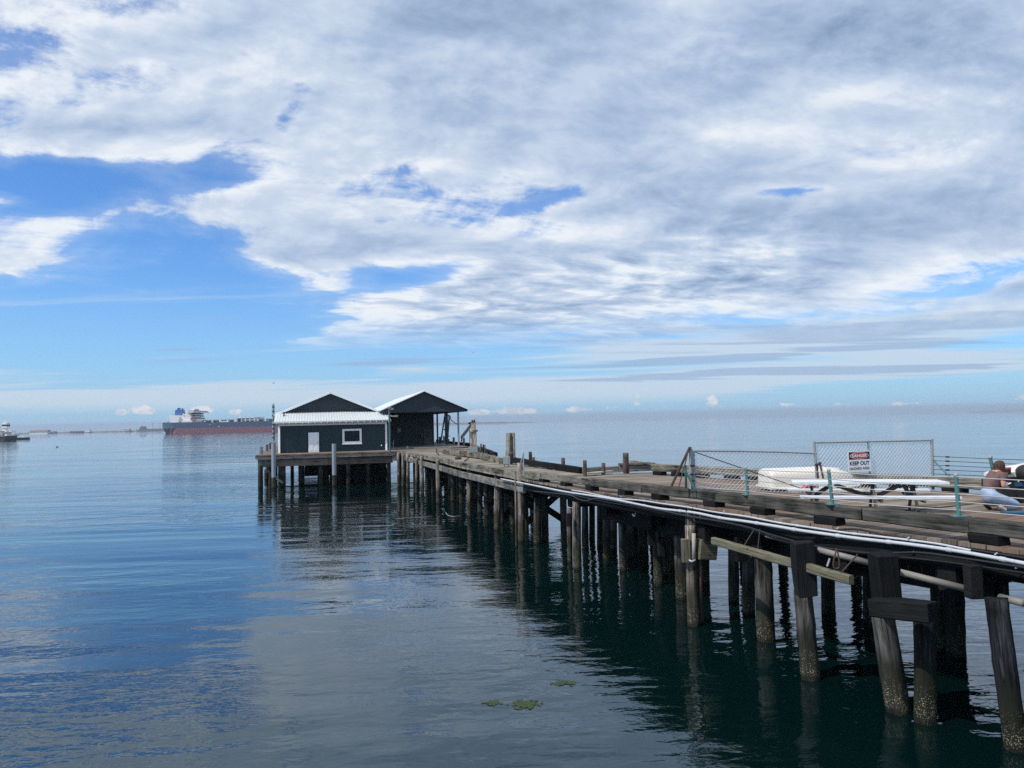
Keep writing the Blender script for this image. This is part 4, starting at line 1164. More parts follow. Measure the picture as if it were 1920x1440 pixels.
# white board and scraps on the deck
a = PH(1101, 890, 2.38); b = PH(1146, 886, 2.38)
prop(beam('white_board', a + Vector((0, 0, .06)), b + Vector((0, 0, .06)), .3, .05, M['beige']), 'flat pale board on the deck before the grey cross timber', 'board')
for (px, py, w, lab, k) in [(859, 861.5, .22, 'small dark lump of debris on the far deck by the grey fender pile', 0)]:
    p = PH(px, py, 2.46)
    prop(build('debris_lump', MB().sphere(p + Vector((0, 0, .08)), (.24, .2, .14)), M['rustdark']), lab, 'debris')
a = PH(871, 865.5, 2.46); b = PH(879, 862, 2.46)
prop(build('iron_rod', MB().tube([a + Vector((0, 0, .05)), b + Vector((0, 0, .12))], .04, 6), M['rustdark']), 'short dark rod lying on the far deck right of the debris lump', 'rod')
pts = [PH(818, 853, 2.40), PH(819, 848, 2.3), PH(817, 845, 2.15), PH(818.5, 842, 2.1), PH(817, 840.5, 2.1)]
z0_ = pts[0].z; Y0_ = pts[0].y
pts = [PY(822.5, 858, Y0_), PY(822, 851, Y0_), PY(818, 848, Y0_), PY(819.5, 844, Y0_), PY(817.5, 841, Y0_)]
prop(build('bent_rod', MB().tube(pts, .045, 6), M['rustdark']), 'twisted dark iron rod sticking up from the deck edge near the open shed', 'rod')

# ------------------------------------------------------------------ chain-link barrier
FA = PH(1295, 917, 1.82); FB = PH(1748, 917, 2.2)
fe = Vector((FB.x - FA.x, FB.y - FA.y, 0)).normalized(); fn = Vector((fe.y, -fe.x, 0))   # towards the camera
def FP(px, py, off=0.0):
    d = ray(px, py); o = Vector((0, 0, CAMZ)); q = FA + fn * off
    t = ((q - o).dot(fn)) / d.dot(fn)
    return o + d * t
def chain(name, c, parent, W, H, cell=.12, r=.0036):
    """c: corners bl, br, tr, tl"""
    bl, br, tr, tl = c; mb = MB()
    def P(x, y):
        s, t = x / W, y / H
        return lerp(lerp(bl, br, s), lerp(tl, tr, s), t)
    k = -int(H / cell) - 1
    while k * cell < W:
        for sg in (1, -1):
            x0 = k * cell if sg == 1 else k * cell + H
            # line (x0,0)->(x0+sg*H,H) clipped to 0..W
            pts = []
            y0_, y1_ = 0.0, H
            if sg == 1:
                y0_ = max(0.0, -x0); y1_ = min(H, W - x0)
            else:
                y0_ = max(0.0, x0 - W); y1_ = min(H, x0)
            if y1_ - y0_ > .02:
                mb.tube([P(x0 + sg * y0_, y0_) + fn * (.003 * sg), P(x0 + sg * y1_, y1_) + fn * (.003 * sg)], r, 3, False)
        k += 1
    return build(name, mb, M['wire'], parent)
g1 = thing('chain_link_gate', 'lower sagging chain-link gate panel with a rusty top rail and diagonal wire', 'gate', FP(1302, 918))
c1 = [FP(1303, 916), FP(1531, 926), FP(1531, 850.5), FP(1303, 845.5)]
build('top_rail', MB().tube([c1[3], FP(1380, 846), FP(1460, 847.5), c1[2]], .021, 8), plain('rusty_rail', (0.27, 0.25, 0.24), .7, rust=.3), g1)
build('hinge_post', MB().tube([FP(1302.5, 920), FP(1301, 845)], .027, 8), M['galv'], g1)
build('mesh', MB() if False else MB().add([], []), M['wire'], g1) if False else chain('mesh', c1, g1, (c1[1] - c1[0]).length, 1.12)
build('bottom_rail', MB().tube([c1[0], c1[1]], .018, 8), M['galv'], g1)
build('diagonal_wire', MB().tube([FP(1304, 848), FP(1506, 917)], .012, 6), M['rustdark'], g1)
g2 = thing('chain_link_fence', 'taller chain-link panel that carries the danger sign', 'fence', FP(1640, 925))
c2 = [FP(1533, 926), FP(1746, 914), FP(1746, 825.5), FP(1528, 830)]
chain('mesh', c2, g2, (c2[1] - c2[0]).length, 1.36)
build('top_rail', MB().tube([c2[3], c2[2]], .024, 8), M['galv'], g2)
build('post', MB().tube([FP(1534, 930), FP(1526.5, 828)], .034, 10), M['galv'], g2)
build('post', MB().tube([FP(1633, 926), FP(1627.5, 826)], .028, 10), M['galv'], g2)
build('post', MB().tube([FP(1749.5, 918), FP(1747, 823)], .04, 12), M['galv'], g2)
build('bottom_wire', MB().tube([c2[0], c2[1]], .008, 6), M['galv'], g2)
gp = thing('gate_post', 'grey gate post propped by a dark iron brace at the curb', 'post', FA)
build('post', MB().tube([FA, FP(1294.5, 837.5)], .036, 12), M['galv'], gp)
build('post', MB().tube([FP(1299, 921), FP(1297.5, 842)], .018, 10), M['galv'], gp)
a = PY(1258.5, 912, FA.y - .05); b = FP(1293.5, 838.5, .02)
beam('brace', a, b, .08, .05, M['rustdark'], gp, 0)
build('thin_brace', MB().tube([PY(1271, 919, FA.y - .6), FP(1291, 845, .05)], .018, 6), M['rust'], gp)
for yy in (873, 889, 901): build('strap', MB().tube([FP(1294, yy, .05), FP(1303, yy + .5, .05)], .02, 6), M['rustdark'], gp)
ir = thing('iron_strut', 'pair of dark rusty flat irons clamped to the fence joint behind the table', 'strut', FP(1533, 905))
build('flat_iron', MB().tube([FP(1532, 870, .06), FP(1534, 900, .06)], .026, 6), M['rustdark'], ir)
build('flat_iron', MB().tube([FP(1537, 867, .05), FP(1545, 903, .35)], .03, 6), M['rustdark'], ir)
build('clamp', MB().tube([FP(1529, 872, .07), FP(1539, 868.5, .07)], .03, 6), M['rustdark'], ir)
# danger sign
sc_ = [FP(1591.8, 885.8, .05), FP(1634, 883.2, .05), FP(1631.2, 844.8, .05), FP(1588.2, 846.6, .05)]
xo = ((sc_[1] - sc_[0]) + (sc_[2] - sc_[3])).normalized(); yo = ((sc_[3] - sc_[0]) + (sc_[2] - sc_[1])); yo = (yo - xo * yo.dot(xo)).normalized(); zo = xo.cross(yo)
SW = ((sc_[1] - sc_[0]).length + (sc_[2] - sc_[3]).length) / 2; SH = ((sc_[3] - sc_[0]).length + (sc_[2] - sc_[1]).length) / 2
cen = sum(sc_, Vector()) / 4
SM = Matrix.Translation(cen) @ Matrix((xo, yo, zo)).transposed().to_4x4()
sg = thing('danger_sign', 'white warning sign reading danger keep out hazard area', 'sign', cen, mw=SM)
def sbox(name, x0, x1, y0, y1, z0, z1, mat, parent=sg):
    return build(name, MB().box(x0 * SW, x1 * SW, y0 * SH, y1 * SH, z0, z1), mat, parent, SM.copy(), local=True)
sbox('board', -.5, .5, -.5, .5, 0, .006, M['signwhite'])
sbox('black_band', -.455, .455, .10, .455, .0062, .008, M['signblack'])
def disc(name, cx, cy, rx, ry, z0, z1, mat):
    ring = [(cx + rx * math.cos(2 * math.pi * i / 40), cy + ry * math.sin(2 * math.pi * i / 40), z0) for i in range(40)]
    return build(name, MB().prism(ring, (0, 0, z1 - z0)), mat, sg, SM.copy(), local=True)
disc('white_oval', 0, .278 * SH, .415 * SW, .155 * SH, .0082, .0095, M['signwhite'])
disc('red_oval', 0, .278 * SH, .395 * SW, .138 * SH, .0097, .011, M['redsign'])
def text(name, s, cx, cy, w, h, z, mat, bold=.012):
    cu = bpy.data.curves.new(name, 'FONT'); cu.body = s; cu.size = 1; cu.extrude = .001; cu.offset = bold
    cu.align_x = 'CENTER'; cu.align_y = 'CENTER'
    o = bpy.data.objects.new(name, cu); COL.objects.link(o)
    dg = bpy.context.evaluated_depsgraph_get(); dg.update()
    me = bpy.data.meshes.new_from_object(o.evaluated_get(dg))
    bpy.data.objects.remove(o)
    xs = [v.co.x for v in me.vertices]; ys = [v.co.y for v in me.vertices]
    mx, my = (min(xs) + max(xs)) / 2, (min(ys) + max(ys)) / 2
    kx, ky = w / (max(xs) - min(xs)), h / (max(ys) - min(ys))
    for v in me.vertices: v.co = ((v.co.x - mx) * kx + cx, (v.co.y - my) * ky + cy, z + v.co.z * .5)
    me.materials.clear(); me.materials.append(mat)
    o = bpy.data.objects.new(name, me); link(o, sg, SM.copy())
    return o
text('danger_lettering', 'DANGER', 0, .278 * SH, .66 * SW, .15 * SH, .0125, M['signwhite'], .03)
text('keep_out_lettering', 'KEEP OUT', 0, -.085 * SH, .86 * SW, .19 * SH, .0075, M['signblack'], .03)
text('hazard_lettering', 'HAZARD AREA', 0, -.335 * SH, .88 * SW, .125 * SH, .0075, M['signblack'], .022)
bolts = MB()
for (x, y) in ((.0, .475), (.0, -.475)): bolts.sphere((x * SW, y * SH, .009), .008, 8, 5)
build('bolt', bolts, M['galv'], sg, SM.copy(), local=True)

# ------------------------------------------------------------------ overturned dinghy
def bp_(px, H, Y=None): return PH(px, 911, H)
d0 = PH(1444, 912.5, 2.12); d1 = PH(1628, 913, 2.2)
dd_ = Vector((d1.x - d0.x, d1.y - d0.y, 0)); DL = dd_.length; de = dd_.normalized()
DM = Matrix.Translation((d0.x, d0.y, dz_at(22) + .05)) @ Matrix((de, Vector((-de.y, de.x, 0)), Vector((0, 0, 1)))).transposed().to_4x4()
bo = thing('overturned_dinghy', 'old white dinghy lying upside down behind the chain-link gate', 'dinghy', d0, mw=DM)
secs = [(0.0, .60, .60, .02), (.03, .62, .63, .02), (.3, .66, .63, .03), (.55, .66, .65, .02), (.75, .58, .60, .02), (.88, .42, .47, .02), (.96, .24, .24, .03), (1.0, .06, .05, .04)]
vs = []; nn_ = 13
for (t, hb, ht, rk) in secs:
    for i in range(nn_):
        a = math.pi * i / (nn_ - 1)
        ca, sa = math.cos(a), math.sin(a)
        y = -hb * (abs(ca) ** .38) * (1 if ca > 0 else -1)
        z = ht * (sa ** .34) if sa > 1e-6 else 0
        z += (.02 * math.sin(i * 2.1) if 2 < i < nn_ - 3 else 0)
        z *= .93
        vs.append((t * DL + (rk * z * 1.5 if t < .1 else 0) - (z * .55 if t > .9 else 0), y + .62, z + .02))
fs = []
for s in range(len(secs) - 1):
    for i in range(nn_ - 1):
        a = s * nn_ + i
        fs.append((a, a + 1, a + nn_ + 1, a + nn_))
fs.append(tuple(range(nn_)))
hull = build('hull', MB().add(vs, fs), M['boat'], bo, DM.copy(), local=True, smooth=False)
sm = hull.modifiers.new('sub', 'SUBSURF'); sm.levels = 2; sm.render_levels = 2
for p_ in hull.data.polygons: p_.use_smooth = True
mb = MB()
for sgn in (0, 1):
    pts = []
    for (t, hb, ht, rk) in secs: pts.append((t * DL, (.62 - hb - .02) if sgn == 0 else (.62 + hb + .02), .035))
    mb.tube(pts, .035, 8)
build('gunwale', mb, M['boat'], bo, DM.copy(), local=True)
build('keel_runner', MB().tube([(.1, .62, .49), (DL * .3, .62, .575), (DL * .55, .62, .615), (DL * .8, .62, .55)], .03, 8), M['boat'], bo, DM.copy(), local=True)
build('drain_fitting', MB().box(DL * .42, DL * .42 + .12, -.005, .02, .26, .36), M['gutter'], bo, DM.copy(), local=True)
rp = PH(1520, 919, 2.17)
prop(build('red_float', MB().prism([(rp.x - .32, rp.y, rp.z - .02), (rp.x + .28, rp.y + .1, rp.z - .02), (rp.x + .26, rp.y + .1, rp.z + .13), (rp.x - .1, rp.y, rp.z + .11)], (.03, .35, 0)), M['red']), 'faded red flat float half under the overturned dinghy', 'float')

# ------------------------------------------------------------------ picnic table
tl, tr_ = PH(1486, 904.5, 1.50), PH(1781, 904, 1.50)
te = Vector((tr_.x - tl.x, tr_.y - tl.y, 0)); TL = te.length; te.normalize(); tn = Vector((-te.y, te.x, 0))
TM = Matrix.Translation((tl.x, tl.y, dz_at(17) + .0)) @ Matrix((te, tn, Vector((0, 0, 1)))).transposed().to_4x4()
tb = thing('picnic_table', 'long picnic table with white painted top and benches on dark crossed legs', 'picnic table', tl, mw=TM)
def tbx(name, x0, x1, y0, y1, z0, z1, mat='tablewhite', curve=0.0):
    n_ = 10; mb = MB()
    for i in range(n_):
        a, b = lerp(x0, x1, i / n_), lerp(x0, x1, (i + 1) / n_)
        ca, cb = curve * math.sin(math.pi * i / n_), curve * math.sin(math.pi * (i + 1) / n_)
        mb.hexa([(a, y0, z0 + ca), (b, y0, z0 + cb), (b, y1, z0 + cb), (a, y1, z0 + ca), (a, y0, z1 + ca), (b, y0, z1 + cb), (b, y1, z1 + cb), (a, y1, z1 + ca)])
    return build(name, mb, M[mat], tb, TM.copy(), local=True)
TH = .70
for i in range(4): tbx('top_board', 0 + .012 * i, TL - .02 * i, .01 + i * .19, .185 + i * .19, TH - .05, TH, curve=.012)
tbx('bench', .1, TL + .05, -.62, -.36, .40, .445, curve=-.006)
tbx('bench', .0, TL - .12, 1.10, 1.36, .40, .445, curve=-.006)
def tbeam(name, a, b, w, h): return build(name, beam_mb((Vector(b) - Vector(a)).length, w, h, .004, seed=len(name)), M['tablewood'], tb, TM @ frame(a, b), local=True)
for x in (.42, TL * .53, TL - .68):
    tbeam('leg', (x, .24, TH - .06), (x, -.18, 0.02), .045, .12)
    tbeam('leg', (x + .06, .52, TH - .06), (x + .06, .94, 0.02), .045, .12)
    tbeam('bench_support', (x + .03, -.60, .355), (x + .03, 1.34, .355), .045, .09)
    tbeam('top_support', (x + .03, .02, TH - .10), (x + .03, .74, TH - .10), .045, .08)
for (xa, xb) in ((.50, TL * .27), (TL * .50, TL * .29), (TL * .57, TL * .72), (TL - .72, TL * .74)):
    tbeam('brace', (xa, .36, .37), (xb, .36, TH - .08), .05, .09)

# ------------------------------------------------------------------ railing on the near curb
rpx = [(1395, 930, 877), (1553, 946, 882.5), (1790, 970.5, 891)]
tops = []; rposts = []
def curb_pt(px):
    Y = min((abs((ray(px, 945).x / ray(px, 945).y) - Lat(y_ / 100).x / (y_ / 100)), y_ / 100) for y_ in range(400, 3000, 2))[1]
    p, d, n = Lstation(Y)
    return Vector((p.x + n.x * .12, p.y + n.y * .12, p.z))
rp0 = curb_pt(1304)
for i, (px, by, ty) in enumerate(rpx):
    b = curb_pt(px); zt = PY(px, ty, b.y).z
    lab = ['teal railing post nearest the propped gate post', 'slightly leaning teal railing post before the middle of the picnic table', 'tallest teal railing post with a round cap before the kneeling woman'][i]
    t = thing('railing_post', lab, 'railing post', b, group='teal posts along the near curb')
    lean = Vector((-.05, .0, 0)) if i == 1 else Vector((-.02, 0, 0))
    build('shaft', MB().tube([b, Vector((b.x, b.y, zt)) + lean], .035 if i < 2 else .036, 12), M['teal'], t, smooth=False)
    build('base_plate', MB().box(b.x - .11, b.x + .11, b.y - .1, b.y + .1, b.z, b.z + .018), M['teal'], t)
    build('cap', MB().sphere(Vector((b.x, b.y, zt)) + lean, .04, 10, 6), M['galv'], t)
    rposts.append((b, zt, lean))
# post pair hidden behind the gate post, with its brace
b = rp0
t = thing('railing_post', 'end railing post with a diagonal teal brace beside the gate post', 'railing post', b, group='teal posts along the near curb')
bb = PY(1286.5, 916, b.y + .2)
build('shaft', MB().tube([bb, PY(1285, 872, bb.y)], .03, 10), M['tealdark'], t)
build('brace', MB().tube([PY(1282.5, 877, b.y), PY(1303, 917.5, b.y)], .03, 10), M['teal'], t)
wires = thing('railing_cables', 'five grey cables strung between the teal posts above the near curb', 'cable railing', rposts[1][0])
out_ = L[0]
pe = Vector((out_.x, out_.y, 0))
def cab(k, parent=wires):
    f = [.16, .36, .55, .75, .96][k]
    pts = []
    g = FP(1303, [911, 902.5, 891, 880.5, 874][k], .02)
    pts.append(g)
    for (b, zt, lean) in rposts:
        pts.append(Vector((b.x, b.y - .04, lerp(b.z, zt, f))) + lean * f)
    b, zt, lean = rposts[-1]
    d = (rposts[-1][0] - rposts[-2][0]); d2_ = d / d.y
    last = pts[-1] + (pts[-1] - pts[-2]) / (pts[-1].y - pts[-2].y) * (3.0 - pts[-1].y)
    last = Vector((pe.x + .1, 2.5, lerp(b.z, zt, f)))
    sagged = []
    for a, c in zip(pts, pts[1:]):
        for i in range(6):
            s = i / 6; q = lerp(a, c, s); q.z -= .02 * math.sin(math.pi * s); sagged.append(q)
    sagged += [pts[-1], last]
    return build('cable', MB().tube(sagged, .0095, 6), M['rope_wire'], parent, smooth=True)
for k in range(5): cab(k)
# railing on the far curb
fr_b = a2 + Vector((0, 0, .15)); 
pf = PH(1858, 895.5, 1.8); pf = a2 + dd * .25; pf.z = a2.z + .15
zt = PY(1856.5, 857.5, pf.y).z
t = thing('railing_post', 'teal railing post on the far curb behind the kneeling woman', 'railing post', pf)
build('shaft', MB().tube([pf, PY(1856.5, 858, pf.y)], .045, 12), M['teal'], t)
build('cap', MB().sphere(PY(1856.5, 857.5, pf.y), .06, 10, 6), M['galv'], t)
fw = thing('railing_cables', 'dark cables strung over the water beyond the tall fence panel', 'cable railing', pf)
for k, (y0_, y1_) in enumerate([(855.5, 860.3), (863.5, 868.3), (872, 876.5), (880, 885), (888.5, 893)]):
    a = FP(1749, y0_); b = PY(1857, y1_, pf.y); m1 = lerp(a, b, .26)
    c_ = b + dd * 9 + Vector((0, 0, 0)); c_.z = b.z
    build('cable', MB().tube([a, m1, b, c_], .011, 6), M['darkwire'], fw)
    build('turnbuckle', MB().tube([lerp(a, b, .24), lerp(a, b, .30)], .026, 6), M['black'], fw)
prop(build('diagonal_brace', MB().tube([FP(1750, 863), PY(1780, 893, a2.y + .8)], .025, 8), M['teal']), 'slanting teal brace between the tall fence post and the far curb', 'brace')
# ------------------------------------------------------------------ pipes and cables along the pier side
def edge_path(pts, out, amp=0.0):
    """(photo x, photo y) points laid on the pier side face, held out metres proud of it"""
    res = []
    for (px, py) in pts:
        d = ray(px, py); k = d.x / d.y
        Y = min((abs(k - (Lat(y_ / 50).x - out * .93) / (y_ / 50 - out * .3)), y_ / 50) for y_ in range(350, 3600))[1]
        p, dd2, n = Lstation(Y)
        q = PY(px, py, Y - out * .3)
        res.append(q)
    return res
def smoothpts(P, n=5):
    out = []
    for i in range(len(P) - 1):
        p0 = P[max(i - 1, 0)]; p1 = P[i]; p2 = P[i + 1]; p3 = P[min(i + 2, len(P) - 1)]
        for k in range(n):
            t = k / n
            out.append(0.5 * ((2 * p1) + (p2 - p0) * t + (2 * p0 - 5 * p1 + 4 * p2 - p3) * t * t + (3 * p1 - p0 - 3 * p2 + p3) * t ** 3))
    out.append(P[-1]); return out
mainp = [(939, 898), (975, 905), (1010, 912), (1060, 922), (1100, 928), (1150, 936), (1200, 946.5), (1240, 954), (1300, 961), (1350, 971), (1400, 978), (1450, 986), (1500, 994.5), (1560, 1003), (1620, 1011), (1700, 1020), (1780, 1031), (1850, 1043), (1919, 1056)]
def ext(P):
    a, b = P[-2], P[-1]; d = (b - a); return P + [b + d * (5 / max(.5, abs(d.y)))]
def pipething(name, lab, pts, out, r, mat, cat='pipe', joints=0, ex_=True):
    P = smoothpts(edge_path(pts, out)); P = ext(P) if ex_ else P
    t = thing(name, lab, cat, P[len(P) // 2])
    build('run', MB().tube(P, r, 10), M[mat], t, smooth=True)
    if joints:
        mb = MB()
        for i in range(3, len(P) - 1, joints):
            d = (P[i + 1] - P[i]).normalized(); mb.tube([P[i] - d * .05, P[i] + d * .05], r * 1.22, 10)
        build('coupling', mb, M[mat], t)
    return t
pipething('water_pipe', 'thicker white pipe sagging along the whole side of the pier', mainp, .24, .033, 'pvc', joints=7)
up_ = [(1072, 919), (1100, 923.5), (1130, 930), (1160, 935), (1200, 938), (1240, 944), (1290, 951), (1340, 960), (1400, 968.5), (1460, 980), (1520, 989), (1580, 998), (1640, 1005), (1700, 1012), (1760, 1020), (1820, 1032)]
pipething('water_pipe', 'thinner upper white pipe running just above the thicker one', up_, .2, .02, 'pvc', joints=9, ex_=False)
pipething('electric_cable', 'black cable drooping in loops below the white pipes', [(1000, 921), (1040, 925), (1070, 929), (1085, 936), (1100, 939), (1120, 935), (1170, 943), (1230, 955), (1290, 968), (1340, 976), (1400, 988), (1450, 1004), (1520, 1022), (1580, 1032), (1650, 1038), (1720, 1036), (1800, 1046), (1919, 1064)], .3, .022, 'blackcable', 'cable')
pipething('electric_cable', 'black cable weaving above the white pipes at the deck edge', [(1130, 925), (1165, 932), (1180, 931), (1200, 936), (1255, 946), (1300, 952), (1355, 962), (1380, 972), (1440, 985), (1500, 1000), (1540, 998), (1600, 992), (1660, 1003), (1740, 1016), (1820, 1030), (1919, 1046)], .16, .02, 'blackcable', 'cable')
pipething('electric_cable', 'thin black cable tied along the underside of the stringer', [(1015, 915), (1060, 925), (1120, 938), (1190, 950), (1260, 962), (1320, 972), (1400, 990), (1460, 1012), (1540, 1030), (1640, 1040), (1760, 1052), (1919, 1074)], .26, .018, 'blackcable', 'cable')
hk = edge_path([(1287, 950), (1311, 971), (1356, 960), (1569, 992), (1701, 1010), (1709, 1037), (1865, 1040), (1904, 1066), (1131, 926), (1164, 933), (1229, 955)], .22)
for h_ in hk:
    prop(build('cable_clip', MB().tube([h_, h_ + Vector((.02, -.04, .035))], .012, 6), M['pvc']), 'tiny pale clip holding the black cables on the pier side', 'clip', 'clips holding the cables on the pier side')
for i, (xa, ya, xb, yb, Yd, r) in enumerate([(1436, 1004, 1489, 1018, 16.6, .045), (1533, 1031, 1634, 1056, 14.6, .06), (1688, 1073, 1815, 1105, 13.1, .06), (1876, 1120, 1919, 1131, 12.2, .06)]):
    lab = ['short grey pipe end under the stringer left of the hanging plank end', 'grey pipe length hung below the stringer behind the plank end', 'long grey pipe slung below the stringer in the nearest full bay', 'grey pipe stub entering at the right edge of the view under the pier'][i]
    prop(build('drain_pipe', MB().tube([PY(xa, ya, Yd + .5), PY(xb, yb, Yd)], r, 12), M['pvcgrey'], smooth=True), lab, 'pipe', 'grey pipes slung under the pier')
# hanging plank with its ropes
a, b = PY(1338, 1014, 17.6), PY(1597, 1088, 13.9)
pl = thing('hanging_plank', 'long mossy timber hanging slantwise on irons below the pier side', 'plank', lerp(a, b, .5))
beam('plank', a, b, .12, .17, M['greenbeam'], pl)
for (p_, q_) in (((1414, 993), (1396, 1022)), ((1425, 992), (1421, 1028)), ((1421, 1028), (1408, 1045)), ((1608, 1040), (1577, 1074))):
    Y_ = lerp(17.6, 13.9, (p_[0] - 1338) / 259) - .12
    build('rope', MB().tube([PY(*p_, Y_), PY(*q_, Y_)], .013, 6), M['rustdark'], pl)
lo = thing('iron_hook', 'looped rusty iron hanging under the stringer near the plank end', 'hook', PY(1565, 1066, 14.3))
build('loop', MB().tube(smoothpts([PY(1569, 1028, 14.3), PY(1563, 1052, 14.3), PY(1563, 1063, 14.3), PY(1570, 1066, 14.3), PY(1574, 1058, 14.3), PY(1570, 1030, 14.3)]), .014, 6), M['rust'], lo)
build('loop', MB().tube([PY(1556, 1047, 14.3), PY(1551, 1062, 14.3)], .02, 6), M['galv'], lo)
h1 = thing('iron_hook', 'small curved hook dangling from the stringer above the inner piles', 'hook', PY(1190, 967, 23))
build('loop', MB().tube(smoothpts([PY(1191.5, 953, 23), PY(1192, 962, 23), PY(1189, 968, 23), PY(1186, 964, 23)]), .02, 6), M['galv'], h1)

# ------------------------------------------------------------------ floating weed, loop and birds on the water
def weed(px, py, wpx, hpx, lab, seed, n):
    r_ = random.Random(seed)
    c = PH(px, py, CAMZ); rx = wpx / 2 / F * c.y; ry = rx * .75
    mb = MB()
    for i in range(n):
        a = r_.uniform(0, 6.28); q = r_.random() ** .75
        q = q * (.75 + .55 * mnoise.noise(Vector((math.cos(a) * 1.6, math.sin(a) * 1.6, seed * 3.0)))) if i % 7 else q * 1.35
        x, y = c.x + rx * q * math.cos(a), c.y + ry * q * math.sin(a)
        s = r_.uniform(.02, .06); t = r_.uniform(0, 3.14); z = r_.uniform(.006, .016)
        dx_, dy_ = math.cos(t) * s, math.sin(t) * s
        mb.add([(x - dx_, y - dy_, .006), (x + dy_ * .6, y - dx_ * .6, z), (x + dx_, y + dy_, z + .003), (x - dy_ * .6, y + dx_ * .6, z * .5 + .006)], [(0, 1, 2, 3)])
    return prop(build('floating_seaweed', mb, M['algae']), lab, 'seaweed', 'clumps of green weed floating on the water')
weed(985, 1321, 52, 15, 'largest floating clump of green weed with pale flecks', 1, 300)
weed(924, 1318.5, 28, 13, 'small round clump of green weed left of the largest one', 2, 160)
weed(1056, 1281, 42, 7, 'thin strip of green weed nearest the pier reflection', 3, 120)
c = PH(850, 966, CAMZ)
prop(build('floating_branch', MB().tube(smoothpts([PH(836, 961, CAMZ), PH(840, 966, CAMZ), PH(850, 968.5, CAMZ), PH(862, 967, CAMZ)]), .025, 6), M['pvcgrey']), 'curved pale stick floating beside the pier piles', 'branch')
def bird(px, py, Y, s, lab, yaw=0.0):
    c = PY(px, py, Y)
    t = thing('flying_bird', lab, 'bird', c, yaw)
    body = MB().sphere((0, 0, 0), (.28 * s, .09 * s, .09 * s), 10, 7)
    body.sphere((.27 * s, 0, .03 * s), .06 * s, 8, 6)
    body.add([(-.25 * s, -.06 * s, 0), (-.25 * s, .06 * s, 0), (-.45 * s, .09 * s, .01 * s), (-.45 * s, -.09 * s, .01 * s)], [(0, 1, 2, 3)])
    build('body', body, M['bird'], t, WM[t].copy(), local=True)
    for sg_ in (1, -1):
        w = MB().add([(.12 * s, .05 * s * sg_, .03 * s), (-.12 * s, .05 * s * sg_, .03 * s), (-.10 * s, .4 * s * sg_, .28 * s), (.08 * s, .42 * s * sg_, .28 * s), (-.1 * s, .8 * s * sg_, .12 * s), (.12 * s, .05 * s * sg_, .045 * s), (-.12 * s, .05 * s * sg_, .045 * s), (-.10 * s, .4 * s * sg_, .295 * s), (.08 * s, .42 * s * sg_, .295 * s), (-.1 * s, .8 * s * sg_, .13 * s)],
                     [(0, 1, 2, 3), (3, 2, 4), (5, 8, 7, 6), (8, 9, 7), (0, 3, 8, 5), (3, 4, 9, 8), (1, 6, 7, 2), (2, 7, 9, 4)])
        build('wing', w, M['bird'], t, WM[t].copy(), local=True)
bird(513, 718.5, 90, .33, 'tiny dark bird flying above the tall banded pile', 1.2)
bird(887, 661.5, 110, .3, 'tiny dark bird high in the sky right of the sheds', 2.0)
c = PH(107.5, 838.5, CAMZ)
db = thing('diving_bird', 'dark seabird floating alone on the open water at left', 'bird', c, 2.8)
build('body', MB().sphere((0, 0, .07), (.55, .24, .18), 10, 7).tube([(.4, 0, .1), (.52, 0, .4)], .08, 8).sphere((.58, 0, .45), (.16, .09, .1), 8, 6), M['bird'], db, WM[db].copy(), local=True)

# ------------------------------------------------------------------ ships
c = PH(313.5, 812.9, CAMZ)
ty_ = R(0.0)
ship = thing('oil_tanker', 'huge oil tanker with dark blue and dull red hull anchored behind the sheds', 'tanker', c, ty_)
SMw = WM[ship]
s = c.y / F     # metres per photo pixel there
LENG = 330.0; B = 56.0
def hullsec(x, z):
    t = x / LENG
    if t < .06: w = lerp(.52, 1, (t / .06) ** .6) if z > 6 else lerp(.12, .9, (t / .06) ** .8)
    elif t > .93: w = max(.02, 1 - ((t - .93) / .07) ** 1.6)
    else: w = 1
    return B / 2 * w
def hullband(name, z0, z1, mat, x0=0, x1=LENG):
    n_ = 48; mb = MB(); vs = []
    for i in range(n_ + 1):
        x = lerp(x0, x1, i / n_); a, b = hullsec(x, z0), hullsec(x, z1)
        vs += [(x, -a, z0), (x, -b, z1), (x, b, z1), (x, a, z0)]
    fs = []
    for i in range(n_):
        k = i * 4
        for q in range(4): fs.append((k + q, k + (q + 1) % 4, k + 4 + (q + 1) % 4, k + 4 + q))
    fs += [(3, 2, 1, 0), (n_ * 4, n_ * 4 + 1, n_ * 4 + 2, n_ * 4 + 3)]
    return build(name, mb.add(vs, fs), M[mat], ship, SMw.copy(), local=True)
hullband('hull_bottom', -2, 7.0, 'hullred', 3)
hullband('hull', 7.0, 14.2, 'navy')
hullband('bulwark', 14.2, 15.0, 'navy', 0, 62)
def sb(name, x0, x1, y0, y1, z0, z1, mat, parent=ship): return build(name, MB().box(x0, x1, y0, y1, z0, z1), M[mat], parent, SMw.copy(), local=True)
X = lambda px: (px - 313.5) * s
Zp = lambda py, px: (812.9 - .022 * (px - 313.5) - py) * s
house = build('deck_house', MB().box(X(327.5), X(344), -16, 16, 14.2, 25).box(X(344), X(352), -12, 12, 14.2, 22).box(X(352), X(382), -20, 20, 14.2, 17.6), M['shipwhite'], ship, SMw.copy(), local=True)
tw = build('accommodation_block', MB().box(X(357), X(368), -17, 17, 17.6, 31.5).box(X(368), X(377), -14, 14, 17.6, 19.6).box(X(362), X(377), -15, 15, 21.6, 22.8).box(X(363), X(375), -15, 15, 24.8, 25.8).box(X(362), X(377.5), -27, 27, 28.2, 30).box(X(363), X(369), -8, 8, 31.5, 33.5), M['shipwhite'], ship, SMw.copy(), local=True)
